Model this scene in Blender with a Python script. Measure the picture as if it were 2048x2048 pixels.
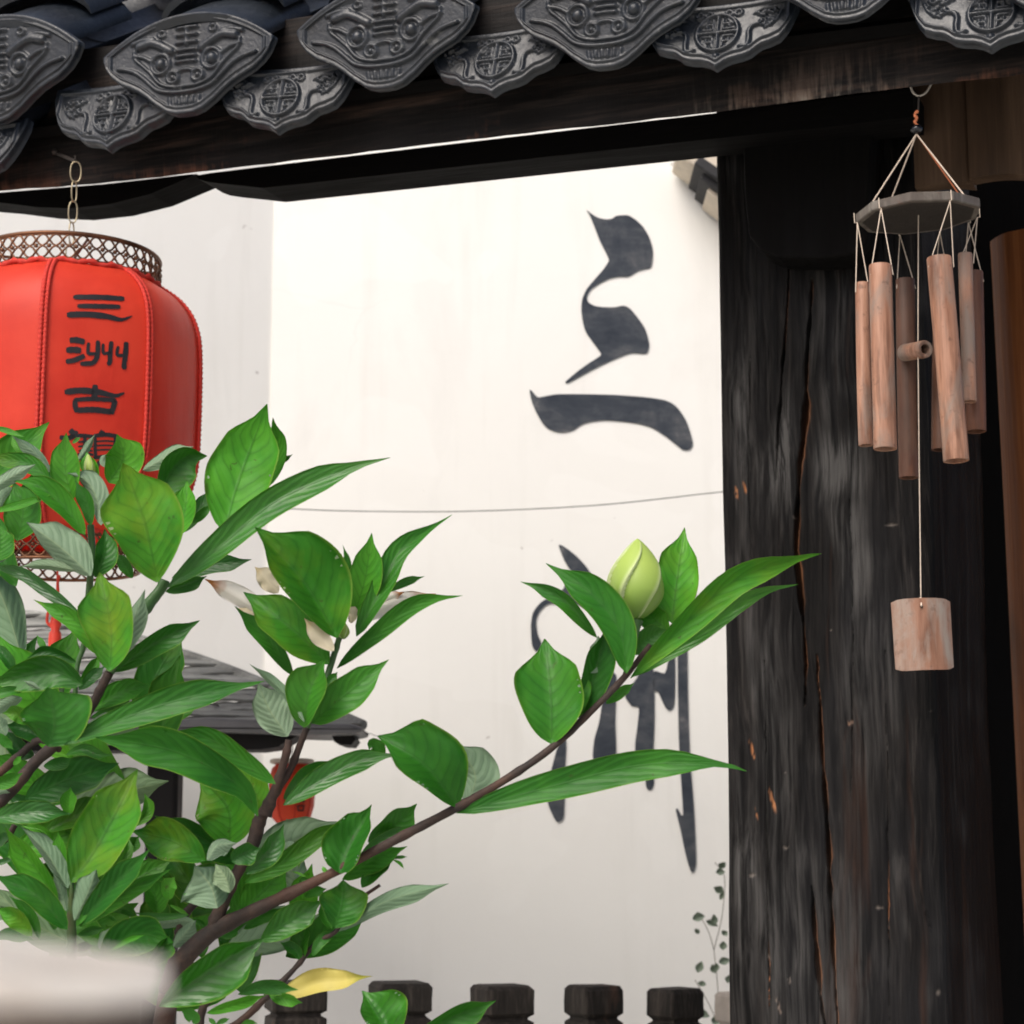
import bpy, bmesh, math, random
import numpy as np
from mathutils import Vector, Matrix
from mathutils.bvhtree import BVHTree
from mathutils.geometry import tessellate_polygon

for o in list(bpy.data.objects):
    bpy.data.objects.remove(o, do_unlink=True)
scene = bpy.context.scene
COL = scene.collection
random.seed(7)
rng = np.random.default_rng(7)

# ------------------------------------------------------------------ camera
FPX = 4000.0                       # focal length in pixels of the 2048 px photograph
PITCH = math.atan(700.0 / FPX)
CAM = Vector((0.0, 0.0, 1.5))
cd = bpy.data.cameras.new('camera')
cam = bpy.data.objects.new('camera', cd)
COL.objects.link(cam)
cam.location = CAM
cam.rotation_euler = (math.pi / 2 + PITCH, 0, 0)
cd.sensor_width = 36.0
cd.lens = 36.0 * FPX / 2048.0
cd.clip_start = 0.02
cd.clip_end = 500
cd.dof.use_dof = True
cd.dof.focus_distance = 1.3
cd.dof.aperture_fstop = 28.0
scene.camera = cam

# ------------------------------------------------------------------ light
SUN_TO = Vector((-0.50, -0.70, 0.98)).normalized()
w = bpy.data.worlds.new('World')
scene.world = w
w.use_nodes = True
nt = w.node_tree
bg = nt.nodes['Background']
sky = nt.nodes.new('ShaderNodeTexSky')
sky.sky_type = 'NISHITA'
sky.sun_disc = False
sky.sun_elevation = math.asin(SUN_TO.z)
sky.sun_rotation = math.atan2(SUN_TO.x, SUN_TO.y)
sky.air_density = 0.5
sky.dust_density = 5.0
sky.ozone_density = 0.4
nt.links.new(sky.outputs['Color'], bg.inputs['Color'])
bg.inputs['Strength'].default_value = 0.135
sd = bpy.data.lights.new('sun', 'SUN')
sd.energy = 1.4
sd.angle = math.radians(40)
sd.color = (1.0, 0.985, 0.925)
sun = bpy.data.objects.new('sun', sd)
COL.objects.link(sun)
sun.rotation_euler = SUN_TO.to_track_quat('Z', 'Y').to_euler()
scene.view_settings.view_transform = 'Standard'
scene.view_settings.look = 'None'
scene.view_settings.gamma = 1.0
scene.view_settings.exposure = 0.52
scene.view_settings.use_curve_mapping = False
scene.cycles.max_bounces = 7
scene.cycles.diffuse_bounces = 3
scene.cycles.glossy_bounces = 3
scene.cycles.transmission_bounces = 4

# ------------------------------------------------------------------ helpers
cp, sp_ = math.cos(PITCH), math.sin(PITCH)
def ray(px, py):
    u = (px - 1024.0) / FPX
    v = (1024.0 - py) / FPX
    return Vector((u, cp - v * sp_, sp_ + v * cp))
def P(px, py, Y):
    """point seen at photograph pixel (px, py) standing Y metres in front of the camera"""
    d = ray(px, py)
    return CAM + d * (Y / d.y)
def onplane(px, py, p0, n):
    d = ray(px, py)
    t = (p0 - CAM).dot(n) / d.dot(n)
    return CAM + d * t
def wloc(o):
    v = Vector((0, 0, 0))
    while o is not None:
        v += o.location
        o = o.parent
    return v
def thing(name, label, cat, loc=(0, 0, 0), group=None):
    o = bpy.data.objects.new(name, None)
    COL.objects.link(o)
    o.location = Vector(loc)
    o.empty_display_size = 0.05
    o['label'] = label
    o['category'] = cat
    if group: o['group'] = group
    return o
def tag(o, label=None, cat=None, group=None, kind=None):
    if label: o['label'] = label
    if cat: o['category'] = cat
    if group: o['group'] = group
    if kind: o['kind'] = kind
    return o
def newobj(name, me, parent=None):
    o = bpy.data.objects.new(name, me)
    COL.objects.link(o)
    if parent is not None: o.parent = parent
    return o

class MB:
    """collects shapes given in world coordinates; build() links them as one mesh object"""
    def __init__(s):
        s.v = []; s.f = []; s.m = []; s.uv = None
    def quadgrid(s, rows, mat=0, closed_u=False, flip=False):
        b = len(s.v); R = len(rows); N = len(rows[0])
        for r in rows: s.v += [tuple(p) for p in r]
        for i in range(R - 1):
            for j in range(N if closed_u else N - 1):
                k = (j + 1) % N
                q = (b + i * N + j, b + i * N + k, b + (i + 1) * N + k, b + (i + 1) * N + j)
                s.f.append(q[::-1] if flip else q); s.m.append(mat)
    def face(s, pts, mat=0):
        b = len(s.v); s.v += [tuple(p) for p in pts]
        s.f.append(tuple(range(b, b + len(pts)))); s.m.append(mat)
    def box8(s, p, mat=0):
        b = len(s.v); s.v += [tuple(q) for q in p]
        for f in ((0, 3, 2, 1), (4, 5, 6, 7), (0, 1, 5, 4), (1, 2, 6, 5), (2, 3, 7, 6), (3, 0, 4, 7)):
            s.f.append(tuple(b + i for i in f)); s.m.append(mat)
    def box(s, o, ex, ey, ez, mat=0):
        o = Vector(o)
        s.box8([o, o + ex, o + ex + ey, o + ey, o + ez, o + ex + ez, o + ex + ey + ez, o + ey + ez], mat)
    def prism(s, poly, ext, mat=0):
        """closed polygon (list of Vectors) extruded by ext"""
        n = len(poly); b = len(s.v)
        s.v += [tuple(p) for p in poly] + [tuple(p + ext) for p in poly]
        tri = tessellate_polygon([poly])
        for t in tri:
            s.f.append((b + t[0], b + t[1], b + t[2])); s.m.append(mat)
            s.f.append((b + n + t[2], b + n + t[1], b + n + t[0])); s.m.append(mat)
        for i in range(n):
            j = (i + 1) % n
            s.f.append((b + i, b + j, b + n + j, b + n + i)); s.m.append(mat)
    def tube(s, pts, rad, seg=8, mat=0, caps=True):
        pts = [Vector(p) for p in pts]
        n = len(pts)
        if not hasattr(rad, '__len__'): rad = [rad] * n
        rows = []
        up = None
        for i in range(n):
            a = pts[min(i + 1, n - 1)] - pts[max(i - 1, 0)]
            if a.length < 1e-9: a = Vector((0, 0, 1))
            a.normalize()
            if up is None:
                up = Vector((0, 0, 1)) if abs(a.z) < 0.9 else Vector((0, 1, 0))
            x = a.cross(up)
            if x.length < 1e-6:
                up = Vector((1, 0, 0)); x = a.cross(up)
            x.normalize(); y = x.cross(a); up = y
            rows.append([pts[i] + (x * math.cos(2 * math.pi * k / seg) + y * math.sin(2 * math.pi * k / seg)) * rad[i] for k in range(seg)])
        s.quadgrid(rows, mat, closed_u=True)
        if caps:
            s.face(rows[0][::-1], mat); s.face(rows[-1], mat)
    def lathe(s, c, prof, seg=24, mat=0, axis=Vector((0, 0, 1)), caps=False):
        """prof: (radius, height) list round an axis through c"""
        axis = Vector(axis).normalized()
        x = axis.orthogonal().normalized(); y = axis.cross(x)
        rows = [[c + axis * h + (x * math.cos(2 * math.pi * k / seg) + y * math.sin(2 * math.pi * k / seg)) * r for k in range(seg)] for r, h in prof]
        s.quadgrid(rows, mat, closed_u=True)
        if caps:
            s.face(rows[0][::-1], mat); s.face(rows[-1], mat)
    def ball(s, c, r, seg=10, mat=0, sc=(1, 1, 1)):
        rows = []
        for i in range(seg // 2 + 1):
            th = math.pi * i / (seg // 2)
            rr = max(math.sin(th), 1e-3)
            rows.append([c + Vector((math.cos(2 * math.pi * k / seg) * rr * r * sc[0], math.sin(2 * math.pi * k / seg) * rr * r * sc[1], -math.cos(th) * r * sc[2])) for k in range(seg)])
        s.quadgrid(rows, mat, closed_u=True)
    def build(s, name, mats, parent=None, smooth=False, autosmooth=None):
        off = wloc(parent) if parent is not None else Vector((0, 0, 0))
        me = bpy.data.meshes.new(name)
        va = np.array([tuple(q) for q in s.v], dtype=float) - np.array(tuple(off))
        me.from_pydata(va.tolist(), [], s.f)
        if not isinstance(mats, (list, tuple)): mats = [mats]
        for m in mats: me.materials.append(m)
        if len(mats) > 1:
            me.polygons.foreach_set('material_index', s.m)
        if smooth or autosmooth:
            me.polygons.foreach_set('use_smooth', [True] * len(s.f))
        me.update()
        if autosmooth:
            bm = bmesh.new(); bm.from_mesh(me)
            bmesh.ops.remove_doubles(bm, verts=bm.verts, dist=1e-6)
            for e in bm.edges:
                e.smooth = not (len(e.link_faces) == 2 and e.calc_face_angle(0) > math.radians(autosmooth))
            bm.to_mesh(me); bm.free()
        return newobj(name, me, parent)

def bevel(o, width, seg=2):
    bm = bmesh.new(); bm.from_mesh(o.data)
    bmesh.ops.remove_doubles(bm, verts=bm.verts, dist=1e-6)
    bmesh.ops.recalc_face_normals(bm, faces=bm.faces)
    es = [e for e in bm.edges if len(e.link_faces) == 2 and e.calc_face_angle(0) > math.radians(25)]
    bmesh.ops.bevel(bm, geom=es, offset=width, segments=seg, profile=0.5, affect='EDGES')
    bm.to_mesh(o.data); bm.free()
    return o

def catmull(pts, n):
    pts = [Vector(p) for p in pts]
    if len(pts) == 2:
        return [pts[0].lerp(pts[1], i / n) for i in range(n + 1)]
    L = [0]
    for i in range(1, len(pts)): L.append(L[-1] + (pts[i] - pts[i - 1]).length)
    out = []
    for i in range(n + 1):
        t = L[-1] * i / n
        k = 0
        while k < len(pts) - 2 and L[k + 1] < t: k += 1
        f = (t - L[k]) / max(L[k + 1] - L[k], 1e-9)
        p1, p2 = pts[k], pts[k + 1]
        p0 = pts[k - 1] if k > 0 else p1 + (p1 - p2)
        p3 = pts[k + 2] if k + 2 < len(pts) else p2 + (p2 - p1)
        out.append(0.5 * ((2 * p1) + (p2 - p0) * f + (2 * p0 - 5 * p1 + 4 * p2 - p3) * f * f + (3 * p1 - p0 - 3 * p2 + p3) * f ** 3))
    return out

# ------------------------------------------------------------------ materials
class NT:
    def __init__(s, name):
        s.m = bpy.data.materials.new(name); s.m.use_nodes = True
        s.t = s.m.node_tree; s.t.nodes.clear()
        s.out = s.n('ShaderNodeOutputMaterial')
    def n(s, typ, **kw):
        x = s.t.nodes.new(typ)
        for k, v in kw.items():
            if k.startswith('_'): setattr(x, k[1:], v)
        return x
    def set(s, sock, v):
        if isinstance(v, bpy.types.NodeSocket): s.t.links.new(v, sock)
        elif isinstance(v, (int, float)): sock.default_value = v
        else: sock.default_value = tuple(v) + ((1.0,) if len(v) == 3 and sock.type == 'RGBA' else ())
    def pos(s, kind='Object'):
        return s.n('ShaderNodeTexCoord').outputs[kind]
    def wpos(s):
        return s.n('ShaderNodeNewGeometry').outputs['Position']
    def mapping(s, vec, rot=(0, 0, 0), scale=(1, 1, 1), loc=(0, 0, 0)):
        x = s.n('ShaderNodeMapping'); s.set(x.inputs['Vector'], vec)
        x.inputs['Rotation'].default_value = rot; x.inputs['Scale'].default_value = scale; x.inputs['Location'].default_value = loc
        return x.outputs[0]
    def noise(s, vec, scale, detail=4, rough=0.55, dist=0.0, out='Fac'):
        x = s.n('ShaderNodeTexNoise'); s.set(x.inputs['Vector'], vec)
        x.inputs['Scale'].default_value = scale; x.inputs['Detail'].default_value = detail
        x.inputs['Roughness'].default_value = rough; x.inputs['Distortion'].default_value = dist
        return x.outputs[out]
    def ramp(s, fac, stops):
        x = s.n('ShaderNodeValToRGB'); s.set(x.inputs[0], fac)
        el = x.color_ramp.elements
        while len(el) < len(stops): el.new(0.5)
        for e, (p, c) in zip(el, stops):
            e.position = p
            e.color = (c, c, c, 1) if isinstance(c, (int, float)) else tuple(c) + (1,)
        return x.outputs[0]
    def mix(s, fac, a, b, mode='MIX'):
        x = s.n('ShaderNodeMix'); x.data_type = 'RGBA'; x.blend_type = mode; x.clamp_factor = True
        s.set(x.inputs[0], fac); s.set(x.inputs[6], a); s.set(x.inputs[7], b)
        return x.outputs[2]
    def math(s, op, a, b=0.0, c=0.0):
        x = s.n('ShaderNodeMath'); x.operation = op
        s.set(x.inputs[0], a); s.set(x.inputs[1], b); s.set(x.inputs[2], c)
        return x.outputs[0]
    def bump(s, h, strength=0.3, dist=0.005, normal=None):
        x = s.n('ShaderNodeBump'); s.set(x.inputs['Height'], h)
        x.inputs['Strength'].default_value = strength; x.inputs['Distance'].default_value = dist
        if normal: s.set(x.inputs['Normal'], normal)
        return x.outputs[0]
    def principled(s, **kw):
        x = s.n('ShaderNodeBsdfPrincipled')
        for k, v in kw.items(): s.set(x.inputs[k.replace('_', ' ')], v)
        return x
    def done(s, sh):
        s.t.links.new(sh.outputs[0] if hasattr(sh, 'outputs') else sh, s.out.inputs[0])
        return s.m

YAW = [0.0]
def wood(name, stops, along='z', rot=0.0, grain=60.0, stretch=0.05, rough=0.65, bump=0.35, patch=None, patch_scale=3.0, patch_range=(0.55, 0.7), spec=0.15, fine=260.0):
    """wood with the grain running along one axis; stops: colour ramp of the grain"""
    t = NT(name)
    v = t.mapping(t.wpos(), rot=(0, 0, rot))
    sc = {'z': (1, 1, stretch), 'x': (stretch, 1, 1), 'y': (1, stretch, 1)}[along]
    g = t.mapping(v, scale=sc)
    n1 = t.noise(g, grain, 6, 0.62, 0.6)
    n2 = t.noise(g, fine, 3, 0.6)
    mixn = t.math('ADD', t.math('MULTIPLY', n1, 0.7), t.math('MULTIPLY', n2, 0.3))
    col = t.ramp(mixn, stops)
    big = t.noise(t.mapping(v, scale={'z': (1, 1, .35), 'x': (.3, 1, 1), 'y': (1, .3, 1)}[along]), patch_scale, 4, 0.6, 0.4)
    if patch:
        col = t.mix(t.ramp(big, [(patch_range[0], 0.0), (patch_range[1], 1.0)]), col, t.mix(n1, patch, [c * 0.35 for c in patch]))
    p = t.principled(Base_Color=col, Roughness=t.ramp(n1, [(0.3, rough - 0.12), (0.75, rough + 0.15)]), Specular_IOR_Level=spec,
                     Normal=t.bump(mixn, bump, 0.004))
    return t.done(p)

def plain(name, col, rough=0.6, metal=0.0, var=0.25, scale=40.0, bump=0.15, bdist=0.002, spec=0.4, second=None, srange=(0.5, 0.7)):
    t = NT(name)
    p_ = t.wpos()
    n1 = t.noise(p_, scale, 5, 0.6)
    n2 = t.noise(p_, scale * 6, 3, 0.6)
    c = t.mix(n1, [x * (1 - var) for x in col], [min(1, x * (1 + var)) for x in col])
    if second:
        c = t.mix(t.ramp(t.noise(p_, scale * 0.6, 5, 0.65, 0.3), [(srange[0], 0.0), (srange[1], 1.0)]), c, second)
    pr = t.principled(Base_Color=c, Roughness=t.ramp(n2, [(0.3, max(0.05, rough - 0.1)), (0.7, min(1, rough + 0.1))]), Metallic=metal,
                      Specular_IOR_Level=spec, Normal=t.bump(t.math('ADD', n1, t.math('MULTIPLY', n2, 0.4)), bump, bdist))
    return t.done(pr)
# ================================================================== the setting
def mat_plaster(name, base, dirt=0.5):
    t = NT(name)
    p = t.wpos()
    n1 = t.noise(p, 1.6, 6, 0.62, 0.3)
    n2 = t.noise(t.mapping(p, scale=(1, 1, 0.35)), 5.0, 5, 0.6, 0.5)
    n3 = t.noise(p, 90, 4, 0.6)
    col = t.mix(t.ramp(n1, [(0.35, 0.0), (0.75, 0.55 * dirt)]), base, (base[0] * 0.90, base[1] * 0.895, base[2] * 0.885))
    col = t.mix(t.ramp(n2, [(0.56, 0.0), (0.8, 0.75 * dirt)]), col, (base[0] * 0.84, base[1] * 0.835, base[2] * 0.83))
    # rain streaks, trowel patches, hairline cracks and the odd fleck
    st = t.noise(t.mapping(p, scale=(1, 1, 0.07)), 11, 4, 0.6, 0.2)
    col = t.mix(t.math('MULTIPLY', t.ramp(st, [(0.55, 0.0), (0.75, 0.5 * dirt)]), t.ramp(n1, [(0.4, 0.2), (0.6, 1.0)])), col, (base[0] * 0.80, base[1] * 0.79, base[2] * 0.77))
    vo = t.n('ShaderNodeTexVoronoi'); vo.feature = 'DISTANCE_TO_EDGE'; vo.inputs['Scale'].default_value = 1.1
    t.set(vo.inputs['Vector'], t.mix(0.08, p, t.noise(p, 5, 4, 0.6, out='Color'), 'ADD'))
    ck = t.math('MULTIPLY', t.ramp(vo.outputs['Distance'], [(0.0, 1.0), (0.0022, 0.0)]), t.ramp(t.noise(p, 2.3, 3), [(0.58, 0.0), (0.72, 0.08)]))
    col = t.mix(ck, col, (0.42, 0.40, 0.38))
    pt = t.noise(p, 3.4, 2, 0.4, 0.8)
    col = t.mix(t.ramp(pt, [(0.585, 0.0), (0.60, 0.35 * dirt)]), col, (min(1, base[0] * 1.03), min(1, base[1] * 1.035), min(1, base[2] * 1.04)))
    fl = t.noise(p, 30, 2, 0.5)
    col = t.mix(t.ramp(fl, [(0.74, 0.0), (0.78, 0.6)]), col, (0.35, 0.33, 0.31))
    b = t.bump(t.math('ADD', t.math('MULTIPLY', n3, 0.5), t.math('MULTIPLY', t.noise(p, 14, 4), 1.0)), 0.12, 0.004)
    return t.done(t.principled(Base_Color=col, Roughness=0.9, Specular_IOR_Level=0.15, Normal=b))
M_plaster = mat_plaster('lime_plaster', (0.805, 0.804, 0.772), 0.85)
M_plaster2 = mat_plaster('lime_plaster_side', (0.79, 0.788, 0.758), 1.0)

def mat_ground():
    t = NT('paving')
    p = t.wpos()
    n = t.noise(p, 3, 6); n2 = t.noise(p, 40, 4)
    c = t.ramp(n, [(0.3, (0.42, 0.415, 0.375)), (0.7, (0.56, 0.55, 0.50))])
    return t.done(t.principled(Base_Color=c, Roughness=0.85, Normal=t.bump(n2, 0.3, 0.01)))
g = MB()
g.quadgrid([[Vector((x, y, 0)) for x in np.linspace(-120, 120, 13)] for y in np.linspace(-120, 120, 13)])
tag(g.build('ground', mat_ground()), kind='structure')

WY = 4.2
# courtyard wall: front face at y = WY, its left corner at pixel column ~540
cx0 = P(541, 860, WY).x
b = MB()
b.box((cx0, WY, 0), Vector((3.2, 0, 0)), Vector((0, 0.24, 0)), Vector((0, 0, 3.9)))
wall = b.build('courtyard_wall', M_plaster)
tag(wall, 'white plastered courtyard wall with large dark brush calligraphy, seen through the gate', 'wall')
# side wall: starts behind the corner and turns away to the left
b = MB()
d2 = Vector((-math.cos(math.radians(21)), -math.sin(math.radians(21)), 0))
nn = Vector((-d2.y, d2.x, 0))
o2 = Vector((cx0 + 0.001, WY + 0.006, 0))
th = Vector((-0.06, 0.2, 0))
b.box(o2, d2 * 4.2, th, Vector((0, 0, 3.9)))
side = b.build('side_wall', M_plaster2)
tag(side, 'greyer plain plaster wall behind the big red lantern, left of the calligraphy wall', 'wall')

# brush characters painted on the wall
def mat_ink():
    t = NT('wall_ink')
    p = t.wpos()
    n = t.noise(p, 11, 6, 0.65, 0.6); n2 = t.noise(t.mapping(p, scale=(0.25, 1, 1)), 60, 5, 0.65)
    c = t.ramp(t.math('ADD', t.math('MULTIPLY', n, 0.7), t.math('MULTIPLY', n2, 0.3)), [(0.34, (0.024, 0.031, 0.043)), (0.48, (0.044, 0.052, 0.065)), (0.58, (0.075, 0.081, 0.091)), (0.68, (0.17, 0.17, 0.175))])
    return t.done(t.principled(Base_Color=c, Roughness=0.85, Specular_IOR_Level=0.2))
M_ink = mat_ink()
def smooth_poly(pts, n=3):
    out = []
    L = len(pts)
    for i in range(L):
        p0, p1, p2, p3 = (Vector(pts[(i + k - 1) % L]) for k in range(4))
        for j in range(n):
            f = j / n
            a = 0.5 * ((2 * p1) + (p2 - p0) * f + (2 * p0 - 5 * p1 + 4 * p2 - p3) * f * f + (3 * p1 - p0 - 3 * p2 + p3) * f ** 3)
            out.append(p1.lerp(p2, f).lerp(a, 0.75))
    return out
def stroke_on_wall(pts, ox, oy, s):
    q = [P(ox + x / s, oy + y / s, WY - 0.0025) for x, y in smooth_poly(pts)]
    m = MB(); m.prism(q, Vector((0, 0.0022, 0)))
    o = m.build('calligraphy_stroke', M_ink, wall)
    return o
S1 = [(712,135),(745,160),(790,185),(840,195),(880,190),(910,172),(985,168),(1040,200),(1090,250),(1125,310),(1145,370),(1152,420),(1148,470),(1140,510),(1120,522),(1060,535),(1025,555),(985,577),(920,577),(860,590),(800,620),(745,655),(720,690),(712,715),(720,745),(760,770),(820,780),(900,780),(955,770),(1000,790),(1050,850),(1095,915),(1115,970),(1127,1030),(1120,1070),(1100,1090),(1010,1085),(940,1108),(830,1155),(740,1200),(640,1255),(585,1283),(568,1278),(600,1250),(660,1200),(730,1150),(805,1100),(790,1065),(750,1010),(705,945),(685,880),(675,800),(680,730),(710,660),(760,600),(820,530),(858,470),(845,430),(800,340),(765,250),(735,175)]
S2 = [(330,1335),(345,1338),(385,1380),(440,1372),(520,1360),(700,1360),(900,1365),(1100,1380),(1210,1395),(1270,1415),(1320,1455),(1370,1530),(1400,1610),(1417,1680),(1410,1715),(1385,1732),(1350,1728),(1300,1690),(1230,1635),(1150,1585),(1050,1555),(940,1540),(830,1533),(730,1545),(670,1565),(620,1600),(560,1614),(510,1610),(455,1590),(415,1550),(375,1480),(345,1410)]
for s_ in (S1, S2): stroke_on_wall(s_, 960, 380, 3.331)
for s_ in ([(400,232),(425,235),(490,285),(545,345),(590,430),(560,440),(510,415),(470,370),(430,310)],
           [(440,425),(500,450),(560,500),(578,548),(540,550),(480,525),(400,525),(345,528),(305,562),(285,610),(292,680),(312,730),(290,770),(265,740),(258,640),(270,570),(310,520),(370,485),(420,455)],
           [(560,850),(600,880),(560,980),(530,1060),(490,1092),(485,1000),(530,900)],
           [(400,1240),(437,1220),(432,1380),(427,1600),(405,1637),(385,1630),(355,1570),(338,1500),(360,1380)],
           [(640,890),(692,890),(687,1130),(692,1260),(680,1330),(578,1330),(580,1220),(605,1130),(625,1000)],
           [(830,760),(880,860),(887,1100),(880,1300),(884,1440),(865,1474),(845,1460),(835,1400),(788,1270),(800,1150),(807,1055),(770,1045),(735,985),(800,900)],
           [(884,870),(940,880),(960,800),(987,750),(992,900),(987,1040),(965,1070),(940,1050),(905,975),(884,965)],
           [(1080,410),(1097,480),(1072,560),(1052,640),(1054,760),(1057,1000),(1067,1300),(1086,1550),(1096,1750),(1098,1850),(1085,1892),(1068,1880),(1045,1800),(1020,1680),(996,1580),(1004,1568),(1032,1602),(1020,1400),(1010,1200),(1005,900),(1005,650),(1030,500),(1060,430)]):
    stroke_on_wall(s_, 960, 1000, 2.541)

# neighbouring eave peeping in above the wall's right end
M_cream = plain('eave_lime_moulding', (0.60, 0.53, 0.43), 0.85, var=0.3, scale=30)
M_clay = None
nb = thing('neighbour_eave', 'cream moulded eave with dark tile course at the top right of the white wall', 'eave', P(1400, 360, 3.95))
def slant(px0, py0, px1, py1, half, Y, dy, mat, name):
    a, c = P(px0, py0, Y), P(px1, py1, Y)
    u = (c - a).normalized(); nrm = Vector((-u.z, 0, u.x)) * half
    m = MB(); m.prism([a - nrm, c - nrm, c + nrm, a + nrm], Vector((0, dy, 0)))
    o = m.build(name, mat, nb); bevel(o, half * 0.3, 2)
M_darkt = plain('dark_tile_course', (0.02, 0.02, 0.022), 0.7, var=0.4)
slant(1364, 286, 1900, 655, 0.026, 4.06, 0.13, M_cream, 'moulding')
slant(1394, 318, 1900, 664, 0.011, 4.03, 0.16, M_darkt, 'tile_course')
slant(1406, 346, 1900, 690, 0.013, 4.05, 0.14, M_darkt, 'tile_course')
slant(1418, 376, 1900, 716, 0.009, 4.07, 0.12, M_cream, 'lower_moulding')

# thin cable slung in front of the wall
m = MB()
m.tube(catmull([P(380, 1003, 4.05), P(590, 1018, 4.05), P(760, 1023, 4.05), P(960, 1022, 4.05), P(1200, 1010, 4.05), P(1432, 985, 4.05), P(1640, 962, 4.05)], 40), 0.0011, 5)
tag(m.build('slung_cable', plain('cable_black', (0.03, 0.03, 0.03), 0.6)), 'thin dark cable sagging across the white wall below the big calligraphy stroke', 'cable')

# ------------------------------------------------------------------ picket fence
M_fence = wood('weathered_picket', [(0.25, (0.006, 0.0055, 0.005)), (0.5, (0.024, 0.021, 0.018)), (0.75, (0.10, 0.085, 0.072))], 'z', grain=45, stretch=0.12, rough=0.75, bump=0.9,
               patch=(0.16, 0.09, 0.06), patch_scale=9.0, patch_range=(0.60, 0.72))
M_fence_pale = plain('pale_post', (0.3, 0.27, 0.24), 0.85, var=0.35, scale=30)
fence = thing('picket_fence', 'row of dark weathered square wooden pickets with grooved caps in front of the white wall', 'fence', (0.0, 2.9, 0))
def picket(px, ptop, wpx, yaw, mat):
    Y = 0.088 * FPX / wpx
    c = P(px, ptop, Y)
    hw = 0.5 * 0.088 / (abs(math.cos(yaw)) + abs(math.sin(yaw))) * 1.0
    k = Y / FPX
    m = MB()
    ca, sa = math.cos(yaw), math.sin(yaw)
    rnd = random.Random(int(px))
    def ring(dz, h, ch=0.07):
        pts = []
        for sx, sy in ((1, -1), (1, 1), (-1, 1), (-1, -1)):
            for kk in (0, 1):
                a, b_ = (1 - ch, 1.0) if (kk == 0) == (sx * sy < 0) else (1.0, 1 - ch)
                pts.append((sx * h * a, sy * h * b_))
        pts = sorted(pts, key=lambda q: math.atan2(q[1], q[0]))
        return [Vector((c.x + x * ca - y * sa + rnd.uniform(-.0006, .0006), c.y + x * sa + y * ca, c.z - dz * k + rnd.uniform(-.0008, .0008))) for x, y in pts]
    prof = [(0, 0.80), (1, 0.88), (8, 0.99), (10, 1.0), (30, 1.0), (51, 1.0), (53, 0.985), (60, 0.80), (63, 0.80), (69, 0.97), (71, 0.985), (90, 0.985), (130, 0.98), (200, 0.985)]
    rows = [ring(dz, hw * f) for dz, f in prof]
    rows.append([Vector((q.x, q.y, 0.0)) for q in rows[-1]])
    m.quadgrid(rows, closed_u=True, flip=True)
    m.face(rows[0])
    o = m.build('picket', mat, fence, autosmooth=20)
    return c, Y
fp = []
for px, top, wd, yw in ((592, 1962, 132, 0.28), (800, 1964, 131, 0.30), (1004, 1970, 128, 0.36), (1187, 1970, 117, 0.50), (1350, 1976, 113, 0.62)):
    fp.append(picket(px, top, wd, yw, M_fence))
picket(1476, 1984, 92, 0.5, M_fence_pale)
pts = [c for c, Y in fp]
pts = [pts[0] + (pts[0] - pts[1])] + pts + [pts[-1] + (pts[-1] - pts[-2])]
for zr in (1.16, 0.55):
    m = MB()
    rows = []
    for q in pts:
        rows.append([Vector((q.x, q.y + 0.062, zr)), Vector((q.x, q.y + 0.062, zr + 0.07)), Vector((q.x, q.y + 0.095, zr + 0.07)), Vector((q.x, q.y + 0.095, zr))])
    m.quadgrid(rows, closed_u=True)
    m.build('rail', M_fence, fence)

# ================================================================== gatehouse
T0, T4 = P(235, 305, 2.10), P(1985, 107, 1.73)
E3 = (T4 - T0).normalized()                      # along the eave, towards the right and nearer
E = Vector((E3.x, E3.y, 0)).normalized()
N = Vector((E.y, -E.x, 0))                       # outward, towards the camera
if N.y > 0: N = -N
Z = Vector((0, 0, 1))
YAWE = math.atan2(E.y, E.x)
gate = thing('gatehouse', 'dark timber gate with grey relief-tiled eave, beam and cracked black pillar', 'gatehouse', Vector((0.45, 2.25, 0)))

M_beam = wood('beam_timber', [(0.25, (0.0022, 0.002, 0.002)), (0.5, (0.0048, 0.0042, 0.004)), (0.8, (0.016, 0.0135, 0.012))], 'x', rot=-YAWE, grain=40, stretch=0.06, rough=0.6, bump=0.6, spec=0.18,
              patch=(0.14, 0.05, 0.03), patch_scale=5.0, patch_range=(0.60, 0.68))
M_black = wood('black_timber', [(0.25, (0.0014, 0.0013, 0.0013)), (0.55, (0.0026, 0.0023, 0.0022)), (0.8, (0.006, 0.005, 0.0045))], 'x', rot=-YAWE, grain=40, stretch=0.08, rough=0.75, bump=0.4, spec=0.08)
M_black_z = wood('black_timber_upright', [(0.25, (0.0014, 0.0013, 0.0013)), (0.55, (0.0026, 0.0023, 0.0022)), (0.8, (0.006, 0.005, 0.0045))], 'z', grain=40, stretch=0.08, rough=0.75, bump=0.4, spec=0.08)
M_brown = wood('brown_timber', [(0.25, (0.08, 0.024, 0.008)), (0.5, (0.22, 0.074, 0.024)), (0.75, (0.38, 0.15, 0.055))], 'z', grain=55, stretch=0.03, rough=0.6, bump=0.6,
               patch=(0.055, 0.026, 0.014), patch_scale=4.0, patch_range=(0.56, 0.7))
M_board = wood('dark_brown_board', [(0.25, (0.030, 0.019, 0.012)), (0.5, (0.065, 0.040, 0.025)), (0.75, (0.11, 0.07, 0.045))], 'z', grain=30, stretch=0.05, rough=0.65, bump=0.4,
               patch=(0.13, 0.045, 0.02), patch_scale=6.0, patch_range=(0.58, 0.7))

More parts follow.
